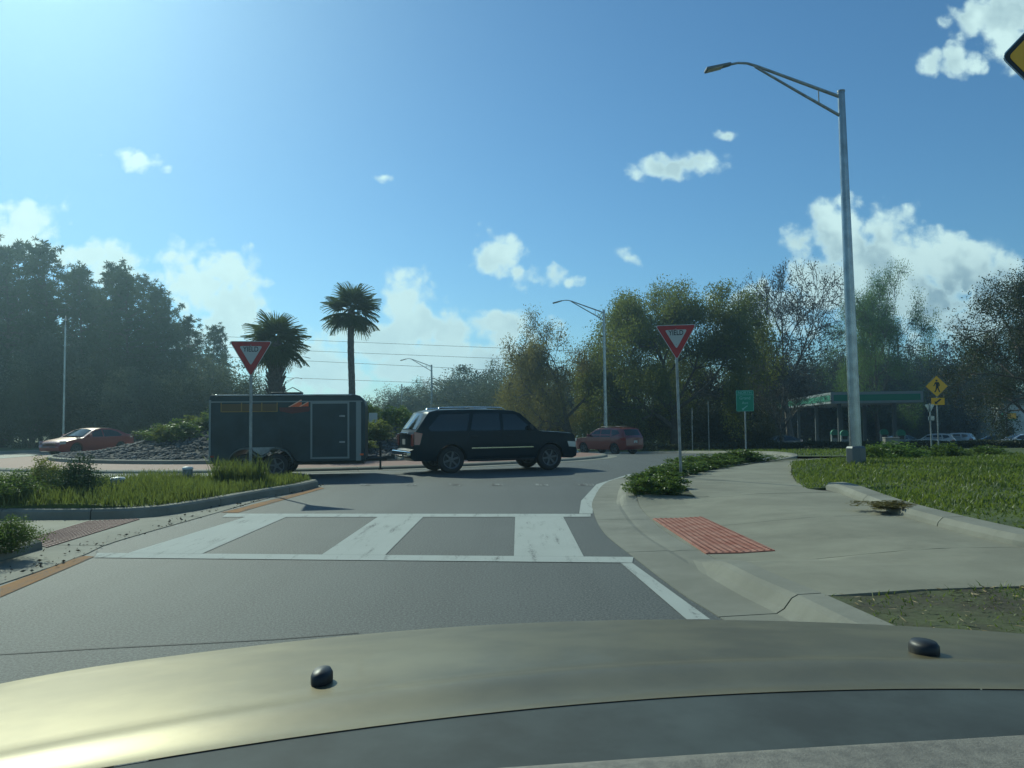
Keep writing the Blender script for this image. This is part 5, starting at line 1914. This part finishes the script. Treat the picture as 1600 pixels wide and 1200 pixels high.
# pine wood on the left
PL = 'tall dark pine in the wood behind the dull red sedan'
for i, (px, top, d) in enumerate([(12, 360, 66), (44, 374, 74), (88, 366, 65), (110, 402, 80), (138, 408, 70), (166, 396, 71), (196, 404, 66), (220, 424, 78), (243, 436, 69), (262, 468, 74),
                                  (300, 488, 72), (326, 500, 78), (22, 425, 84), (68, 432, 86), (150, 440, 88), (184, 430, 84), (278, 500, 82), (345, 545, 84), (-30, 372, 68), (-75, 392, 74), (-120, 380, 66)]):
    tree_px('pine_tree', ['pine1', 'pine2', 'pine3'][i % 3], 'leaf_pine', 'bark', px, top, d, label=PL, group='pines of the left wood')
UL = 'bushy dark broadleaf tree filling the foot of the pine wood'
for i, (px, top, d, w) in enumerate([(-60, 560, 57, 150), (5, 530, 58, 130), (50, 575, 55, 120), (90, 520, 62, 130), (130, 560, 57, 130), (175, 535, 63, 130), (215, 575, 57, 130), (255, 540, 64, 130),
                                     (290, 580, 58, 120), (330, 560, 63, 120), (365, 572, 60, 110), (400, 585, 66, 110), (20, 480, 76, 150), (120, 490, 78, 150), (215, 500, 77, 140), (300, 540, 76, 120)]):
    tree_px('understory_tree', ['bush1', 'bush2', 'bush3'][i % 3], 'leaf_dark' if i % 3 else 'leaf_grey', 'bark', px, top, d, w, label=UL, group='undergrowth of the left wood')
# trees behind the roundabout
CL = 'grey-green bushy tree in the row behind the dark SUV'
for i, (px, top, d, w) in enumerate([(598, 628, 92, 60), (625, 606, 100, 90), (662, 592, 108, 110), (700, 582, 102, 120), (738, 572, 110, 120), (780, 562, 100, 130), (822, 560, 96, 120), (860, 575, 92, 120), (760, 605, 84, 140), (690, 622, 86, 120)]):
    tree_px('background_tree', ['bush2', 'bush1', 'bush3'][i % 3], 'leaf_grey' if i % 4 else 'leaf_dark', 'bark', px, top, d, w, label=CL, group='trees behind the roundabout')
# oaks
tree_px('oak_tree', 'oak2', 'leaf_oak_dry', 'bark', 888, 466, 60, 215, label='sparse yellow-green oak with drooping lower foliage left of the far lamp', rz=.6)
tree_px('oak_tree', 'oak1', 'leaf_oak', 'bark', 1050, 418, 62, 235, label='large spreading green oak behind the right yield sign', rz=2.0)
tree_px('oak_tree', 'oak2', 'leaf_oak', 'bark', 985, 505, 66, 170, label='lower oak filling the gap between the two larger oaks', rz=3.0)
tree_px('bare_tree', 'bare', 'leaf_brown', 'bark_grey', 1228, 402, 72, 175, label='nearly leafless tree with fine grey twigs left of the near lamp', rz=1.0)
tree_px('leafy_tree', 'oak3', 'leaf_green', 'bark', 1364, 404, 94, 125, label='slender fresh-green tree rising right of the near lamp pole', rz=.3)
tree_px('bare_tree', 'bare', 'leaf_brown', 'bark_grey', 1218, 548, 68, 110, label='lower twiggy tree in front of the canopy left of the pumps', rz=2.4)
# dark mass behind the filling station
RLb = 'dark bushy tree in the wood behind the filling station'
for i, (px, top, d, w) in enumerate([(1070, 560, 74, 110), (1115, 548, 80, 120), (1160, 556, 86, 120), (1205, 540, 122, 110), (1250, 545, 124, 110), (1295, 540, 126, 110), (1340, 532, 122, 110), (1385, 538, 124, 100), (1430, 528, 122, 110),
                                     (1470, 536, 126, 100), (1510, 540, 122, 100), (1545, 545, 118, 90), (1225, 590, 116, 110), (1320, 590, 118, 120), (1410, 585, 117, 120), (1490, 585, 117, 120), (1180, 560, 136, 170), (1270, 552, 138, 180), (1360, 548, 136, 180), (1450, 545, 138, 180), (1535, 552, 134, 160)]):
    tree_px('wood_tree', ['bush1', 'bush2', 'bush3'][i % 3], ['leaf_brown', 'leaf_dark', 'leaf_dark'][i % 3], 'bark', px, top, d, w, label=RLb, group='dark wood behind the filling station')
SL = 'shady shrub thicket under the oaks by the green sign'
for i, (px, top, d, w) in enumerate([(1000, 620, 64, 90), (1050, 610, 66, 100), (1100, 605, 68, 100), (1145, 612, 70, 90), (950, 640, 66, 80), (1185, 652, 66, 60)]):
    tree_px('shrub_thicket', ['bush1', 'bush3', 'bush2'][i % 3], 'leaf_dark', 'bark', px, top, d, w, label=SL, cat='shrub', group='thicket under the oaks')
# big tree at the right edge
tree_px('edge_tree', 'oak3', 'leaf_dark', 'bark', 1682, 362, 47, 275, label='tall dark tree at the right edge above the silver sedan', rz=1.2)
tree_px('edge_tree', 'oak3', 'leaf_dark', 'bark', 1618, 452, 66, 165, label='rounded dark tree below the tall one at the right edge', rz=.4)
# far wood closing the horizon
n = 26000
t = rng.uniform(-1, 1, n)
xx = t * 330; yy = 190 + rng.normal(size=n) * 6 + 40 * t * t
zz = rng.uniform(0, 1, n) ** .8 * (7.5 + 2 * np.sin(xx * .11) + 1.4 * np.sin(xx * .31 + 1)) - 2.6
lv, lf = leaf_quads(np.stack([xx, yy, zz], 1), 1.5, .7)
tag(link('far_wood', np_mesh('far_wood', lv, lf), M['leaf_dark']), 'far line of dark woodland closing the horizon', 'wood', kind='stuff')

# hedge in front of the filling station: separate clipped runs
def hedge(px0, px1, d0, d1, h, label):
    a = at(px0, 700, d0); b = at(px1, 700, d1)
    L = math.hypot(b.x - a.x, d1 - d0)
    n = int(L * 900)
    u = rng.uniform(0, 1, n)
    c = np.stack([u * L, rng.uniform(-.5, .5, n) * .9, rng.uniform(0, 1, n) ** .7 * h * (1 + .08 * np.sin(u * L * 2.1))], 1)
    lv, lf = leaf_quads(c, .11, .6)
    root = empty('hedge', (a.x, d0, H(a.x, d0) + .1), math.atan2(d1 - d0, b.x - a.x))
    dz = H(b.x, d1) - H(a.x, d0)
    lv[:, 2] += lv[:, 0] / L * dz
    link('foliage', np_mesh('foliage', lv, lf), M['leaf_dark'], root)
    segs = [(np.array([x, 0, x / L * dz - .1]), np.array([x + .1, .05, x / L * dz + h * .8]), .025, .012) for x in np.arange(.4, L, .8)]
    tv, tf = tubes_np(segs); link('stems', np_mesh('stems', tv, tf), M['bark'], root)
    tag(root, label, 'hedge', 'clipped hedges before the filling station')


hedge(1002, 1178, 53, 52, .55, 'dark clipped hedge run under the oaks left of the green sign')
hedge(1180, 1330, 52, 50, .55, 'dark clipped hedge run in front of the petrol pumps')
hedge(1342, 1640, 50, 47, .50, 'dark clipped hedge run in front of the parked cars')


# ---- palms
def frond_mesh(L=1.0):
    """fan leaf: petiole plus folded narrow segments spreading from its end"""
    V, Fq = [], []
    pet = .55 * L
    for k in range(4):
        x0, x1 = pet * k / 4, pet * (k + 1) / 4
        w0, w1 = .016, .014
        b = len(V)
        z0 = .04 * (x0 / pet) ** 2; z1 = .04 * (x1 / pet) ** 2
        V += [(x0, -w0, z0), (x0, w0, z0), (x1, w1, z1), (x1, -w1, z1)]
        Fq.append((b, b + 1, b + 2, b + 3))
    ns = 30
    for i in range(ns):
        a = R(-118 + 236 * (i + .5) / ns)
        ln = L * (.78 - .24 * (abs(a) / R(118)) ** 2) * random.uniform(.9, 1.05)
        base = Vector((pet + .12 * math.cos(a) * .3, 0, .04))
        d = Vector((math.cos(a) * .92 + .06, math.sin(a), 0)).normalized()
        n_ = Vector((-d.y, d.x, 0))
        b = len(V)
        prev = None
        for k in range(5):
            t = k / 4
            p = base + d * ln * t
            drop = -.16 * ln * t * t - (.30 * ln * max(0, t - .55) ** 1.5) - .05 * abs(math.sin(a)) * t
            w = .034 * (1 - t) ** .7 * (.35 + min(1, t * 3) * .65) + .002
            fold = .012 if i % 2 else -.012
            V.append((p + n_ * w + Vector((0, 0, drop + fold)))[:]); V.append((p - n_ * w + Vector((0, 0, drop - fold)))[:])
            if prev is not None: Fq.append((prev, prev + 1, prev + 3, prev + 2))
            prev = b + 2 * k
    me = np_mesh('frond', np.array(V), np.array(Fq)); me.materials.append(M['leaf_palm'])
    return me


FR = [frond_mesh(), frond_mesh(), frond_mesh()]


def palm(px, cy, d, crown_px, trunk_r, label, n=38, boots=False, base_z=None):
    c = at(px, cy, d)
    base_z = zm(c.x, d) - .15 if base_z is None else base_z
    root = empty('palm_tree', (c.x, d, base_z))
    h = c.z - base_z
    Rc = crown_px / F_PX * d
    bm = bmesh.new()
    k = 26
    add_tube(bm, [(0.03 * math.sin(i * .25), 0, h * i / k) for i in range(k + 1)], [trunk_r * (1.18 if i == 0 else 1.0 + .06 * (i % 2) - .05 * (i / k)) for i in range(k + 1)], 14)
    bm_obj('trunk', bm, M['palm_bark'], root, True, 60)
    if boots:
        for i in range(90):
            z = h * (.12 + .86 * i / 90); a = i * 2.4
            bm = bmesh.new()
            rot = Matrix.Rotation(a, 3, 'Z') @ Matrix.Rotation(R(-32), 3, 'Y')
            add_box(bm, Matrix.Rotation(a, 3, 'Z') @ Vector((trunk_r * 1.2, 0, 0)) + Vector((0, 0, z)), (.05, .11, .34), rot=Matrix.Rotation(a, 3, 'Z') @ Matrix.Rotation(R(28), 3, 'Y'))
            bm_obj('leaf_boot', bm, M['palm_bark'], root)
    bm = bmesh.new(); add_lathe(bm, [(trunk_r * .9, h - .5), (trunk_r * 1.3, h - .2), (trunk_r * 1.1, h + .1), (.05, h + .35)], 12); bm_obj('crown_shaft', bm, M['palm_bark'], root, True)
    for i in range(n):
        f = i / (n - 1)
        el = R(82 - 128 * f ** .85) + R(random.uniform(-8, 8))
        az = i * 2.39996 + random.uniform(-.2, .2)
        o = link('frond', FR[i % 3], None, root)
        o.location = (0, 0, h + .12 * (1 - f))
        sc = Rc / 1.12 * random.uniform(.88, 1.06)
        o.rotation_euler = Euler((random.uniform(-.35, .35), -el, az), 'XYZ')
        o.scale = (sc, sc, sc)
    tag(root, label, 'palm tree', 'palms on the central mound')
    return root


palm(549, 490, 39.5, 43, .165, 'tall slim palm with a bare trunk on the central mound', 40)
palm(431, 542, 35.0, 48, .30, 'shorter shaggy palm with leaf boots behind the left yield sign', 46, True)

# ---- mound stones and plants
def rocks(n, rmin, rmax):
    ico = bmesh.new(); bmesh.ops.create_icosphere(ico, subdivisions=1, radius=1)
    bv = np.array([v.co[:] for v in ico.verts]); bf = np.array([[v.index for v in f.verts] for f in ico.faces]); ico.free()
    th = rng.uniform(math.pi, 2 * math.pi, n); r = R_ISLE - .35 - rng.uniform(0, 1, n) ** 1.3 * 8
    x = CX + r * np.cos(th); y = CY + r * np.sin(th)
    s = rng.uniform(rmin, rmax, n)
    V = np.empty((n, len(bv), 3))
    for i in range(n):
        jit = bv * (1 + rng.normal(size=(len(bv), 1)) * .16) * np.array([1, rng.uniform(.7, 1.1), rng.uniform(.5, .8)]) * s[i]
        a = rng.uniform(0, 6.28); c_, s_ = math.cos(a), math.sin(a)
        V[i, :, 0] = jit[:, 0] * c_ - jit[:, 1] * s_ + x[i]; V[i, :, 1] = jit[:, 0] * s_ + jit[:, 1] * c_ + y[i]
        V[i, :, 2] = jit[:, 2] + zm(x[i], y[i]) + s[i] * .15
    F_ = (np.arange(n) * len(bv))[:, None, None] + bf[None]
    return np_mesh('stones', V.reshape(-1, 3), F_.reshape(-1, 3))


tag(link('mound_stones', rocks(7000, .05, .13), M['rock']), 'dark loose stones covering the face of the central mound', 'stones', kind='stuff')


def shrub(name, x, y, z, w, h, leaf, label, group=None, proto='bush1', cat='shrub', size=None):
    o = tree(name, proto, leaf, 'bark', (x, y, z), h, w, label, cat, group)
    return o


def small_shrub_proto(n_clump, per, size, shape):
    return clump_proto(n_clump, per, size, shape, .03, .4, .09)


PROTO['shrub1'] = small_shrub_proto(90, 26, .085, (1.3, 1.3, 1))
PROTO['shrub2'] = small_shrub_proto(70, 26, .11, (1.1, 1.2, 1))
GP = 'low yellow-green shrub growing on top of the stony mound'
for i in range(44):
    th = random.uniform(math.pi * .98, 2.02 * math.pi); r = random.uniform(1.0, 7.6) if i % 4 else random.uniform(7, 9.6)
    x, y = CX + r * math.cos(th), CY + r * math.sin(th)
    shrub('mound_shrub', x, y, zm(x, y) - .05, random.uniform(.9, 1.9), random.uniform(.5, 1.1), 'leaf_shrub' if i % 3 else 'leaf_oak', GP, 'shrubs on the central mound', 'shrub1' if i % 2 else 'shrub2')

# ---- splitter island plants
def island_shrub(px, base, d, w, h, leaf, label, proto='shrub1', z=.15):
    pt = at(px, base, d)
    shrub('island_shrub', pt.x, d, z, w, h, leaf, label, 'shrubs on the splitter island', proto)


PROTO['shrub3'] = small_shrub_proto(240, 34, .045, (1.25, 1.1, 1))
island_shrub(122, 785, 14.3, .92, .82, 'leaf_shrub_dark', 'dense dark rounded shrub beside the stubby bollard', 'shrub3')
island_shrub(20, 790, 13.6, 1.2, .62, 'leaf_shrub', 'loose green shrub left of the dense dark one', 'shrub3')
island_shrub(72, 770, 15.5, .9, .75, 'leaf_oak', 'yellowish shrub squeezed behind the dense dark one', 'shrub3')
island_shrub(18, 880, 8.9, .62, .40, 'leaf_shrub', 'low green shrub on the near corner of the island by the yellow line', 'shrub3', .1)
island_shrub(-45, 880, 8.6, .7, .45, 'leaf_shrub', 'shrub half out of view on the near corner of the island', 'shrub3', .1)


def point_in(poly, x, y):
    n_ = len(poly); ins = np.zeros(len(x), bool)
    j = n_ - 1
    for i in range(n_):
        xi, yi = poly[i]; xj, yj = poly[j]
        c = ((yi > y) != (yj > y)) & (x < (xj - xi) * (y - yi) / (yj - yi + 1e-12) + xi)
        ins ^= c
        j = i
    return ins


def blades(name, poly, n, hmin, hmax, zf, m, bbox, dens=None, width=.012, lean=.5, label=None, cat=None):
    x = rng.uniform(bbox[0], bbox[1], n); y = rng.uniform(bbox[2], bbox[3], n)
    k = point_in(poly, x, y)
    x, y = x[k], y[k]
    if dens is not None:
        k = rng.uniform(size=len(x)) < dens(x, y)
        x, y = x[k], y[k]
    n = len(x)
    x = x + rng.normal(size=n) * .05; y = y + rng.normal(size=n) * .05
    patch = .92 + .32 * np.sin(x * 1.7 + np.sin(y * 2.1)) * np.sin(y * 1.3 + 1)
    h = (hmin + (hmax - hmin) * rng.uniform(size=n) ** 2) * patch
    h = np.maximum(h, hmin * .5)
    z = np.array([zf(a, b) for a, b in zip(x, y)])
    az = rng.uniform(0, 2 * np.pi, n)
    wx, wy = np.cos(az) * width, np.sin(az) * width
    la = rng.uniform(0, 2 * np.pi, n); lm = h * lean * rng.uniform(.2, 1, n)
    lx, ly = np.cos(la) * lm, np.sin(la) * lm
    b = np.stack([x, y, z - .01], 1)
    wv_ = np.stack([wx, wy, 0 * wx], 1)
    mid = b + np.stack([lx * .35, ly * .35, h * .6], 1)
    top = b + np.stack([lx, ly, h], 1)
    V = np.stack([b - wv_, b + wv_, mid + wv_ * .7, mid - wv_ * .7, top + wv_ * .12, top - wv_ * .12], 1).reshape(-1, 3)
    o = np.arange(n)[:, None] * 6
    Fq = np.concatenate([o + np.array([[0, 1, 2, 3]]), o + np.array([[3, 2, 4, 5]])], 0)
    ob = link(name, np_mesh(name, V, Fq), m)
    tag(ob, label, cat, kind='stuff')
    return ob


blades('island_grass', isl_in, 60000, .08, .30, zi, M['grass_tall'], (-15.2, -4.4, 12.4, 19.4), width=.011, label='tall weedy yellow-green grass on the splitter island', cat='grass')
blades('lawn_grass', lawn_poly, 190000, .04, .11, zl, M['grass'], (5.3, 26, 6.5, 28.5), lambda x, y: np.clip(1.25 - (y - 8) / 26, .2, 1), width=.014, lean=.9, label='rough green grass over the right lawn', cat='grass')
blades('verge_grass', near_poly, 7000, .02, .07, lambda x, y: .14, M['grass'], (1.9, 4.4, 3.2, 6.5), lambda x, y: .25 + .5 * (x > 3.3), width=.006, lean=1.2, label='thin dark grass on the bare verge by the kerb', cat='grass')
far_poly = [circ(R_OUT + .9, d) for d in range(-20, 60, 4)] + [circ(R_OUT + 9, d) for d in range(60, -22, -4)]
blades('far_grass', far_poly, 40000, .05, .16, lambda x, y: H(x, y) + .125, M['grass'], (-2, 24, 30, 70), width=.02, lean=.8, label='strip of short grass beyond the far kerb', cat='grass')
tl_ = at(375, 740, 17.6)
tuft = [(tl_.x + .55 * math.cos(a), 17.5 + .4 * math.sin(a)) for a in np.linspace(0, 6.28, 12)]
blades('tall_weeds', tuft, 5200, .38, .95, zi, M['grass_tall'], (tl_.x - .7, tl_.x + .7, 16.9, 18.1), width=.010, label='tall weed tuft around the foot of the left yield sign', cat='grass')
# dry litter lying in the left gutter and on the ramp
n = 330
yy = rng.uniform(7.5, 19.5, n); xx = np.array([np.interp(v, [7.4, 9, 10.1, 13.4, 16, 19], [-4.73, -4.8, -4.97, -4.9, -4.87, -4.5]) for v in yy]) - np.abs(rng.normal(size=n)) * .28 + .04
dd = rand_dirs(n); dd[:, 2] *= .15
lv, lf = leaf_quads(np.stack([xx, yy, .03 + 0 * xx], 1), .035, .5, dirs=dd, jitter=.8)
tag(link('leaf_litter', np_mesh('leaf_litter', lv, lf), M['litter']), 'dry leaf litter along the gutter of the splitter island', 'leaf litter', kind='stuff')
# straw and twigs on the bare verge
n = 900
x = rng.uniform(2.1, 4.3, n); y = rng.uniform(3.0, 6.5, n); k = point_in(near_poly, x, y); x, y = x[k], y[k]
dd = rand_dirs(len(x)); dd[:, 2] *= .12
lv, lf = leaf_quads(np.stack([x, y, .16 + 0 * x], 1), .06, .10, dirs=dd, jitter=.8)
tag(link('straw', np_mesh('straw', lv, lf), M['straw']), 'dry straw and twigs scattered on the bare verge', 'straw', kind='stuff')

# ---- ground-cover shrubs along the kerb by the right yield sign
GC = 'leafy low ground-cover shrub between the kerb and the path'
sp = [(1010, 762, .62), (1003, 772, .5), (1030, 752, .75), (1018, 770, .55), (1045, 764, .6), (1045, 745, .8), (1062, 741, .8), (1078, 737, .9), (1095, 732, 1.0), (1112, 728, 1.0), (1048, 772, .4), (1132, 725, 1.1), (1152, 722, 1.2), (1175, 721, 1.2), (1030, 763, .6), (1070, 733, .8)]
for i, (px, py, w) in enumerate(sp):
    p = ground_at(px, py, .14)
    shrub('ground_cover', p.x, p.y, .12, w * 1.25, .26 + .10 * random.random() + .1 * (i % 3 == 0), 'leaf_shrub', GC, 'ground cover by the right yield sign', 'shrub1' if i % 2 else 'shrub2')
# bushes on the lawn near the lamp and far edge
for (px, py, d, w, h, lf_, lb) in [(1392, 722, 23.5, 1.7, .55, 'leaf_green', 'bright green bush on the lawn right of the lamp base'), (1365, 724, 22.6, 1.0, .45, 'leaf_shrub', 'small bush hugging the lamp base on the lawn'),
                                   (1475, 716, 26.0, 1.3, .55, 'leaf_shrub', 'weedy bush at the foot of the walking-person sign'), (1425, 719, 25.5, .9, .4, 'leaf_green', 'low weed clump between lamp and walking-person sign'),
                                   (1540, 716, 25.5, 1.4, .45, 'leaf_shrub', 'weedy clump on the lawn below the silver sedan')]:
    pt = at(px, py, d)
    shrub('lawn_bush', pt.x, d, zl(pt.x, d) - .05, w, h, lf_, lb, None, 'shrub1')
# dry creeper over the back kerb
pt = ground_at(1390, 795, .2)
o = shrub('dry_creeper', pt.x, pt.y, .21, .75, .10, 'leaf_oak_dry', 'dry brown creeper spilling over the back kerb of the pavement', None, 'shrub2', 'plant')

# ================================================================== HAZE
bm = bmesh.new()
add_box(bm, (20, 130, 10.5), (900, 420, 29))  # scattering volume added to imitate the windscreen's veil of sun glare
hz = bm_obj('haze', bm, None)
hm = bpy.data.materials.new('haze'); hm.use_nodes = True
hm.node_tree.nodes.clear()
g = NB(hm.node_tree)
pv = g.n('ShaderNodeVolumePrincipled')
pv.inputs['Color'].default_value = (.58, .84, 1, 1)
pv.inputs['Density'].default_value = 0.0013
pv.inputs['Anisotropy'].default_value = 0.78
ou = g.n('ShaderNodeOutputMaterial')
g.put(ou.inputs['Volume'], pv.outputs[0])
hz.data.materials.append(hm)
tag(hz, 'thin pale haze added over the whole place to imitate windscreen glare', 'haze', kind='stuff')
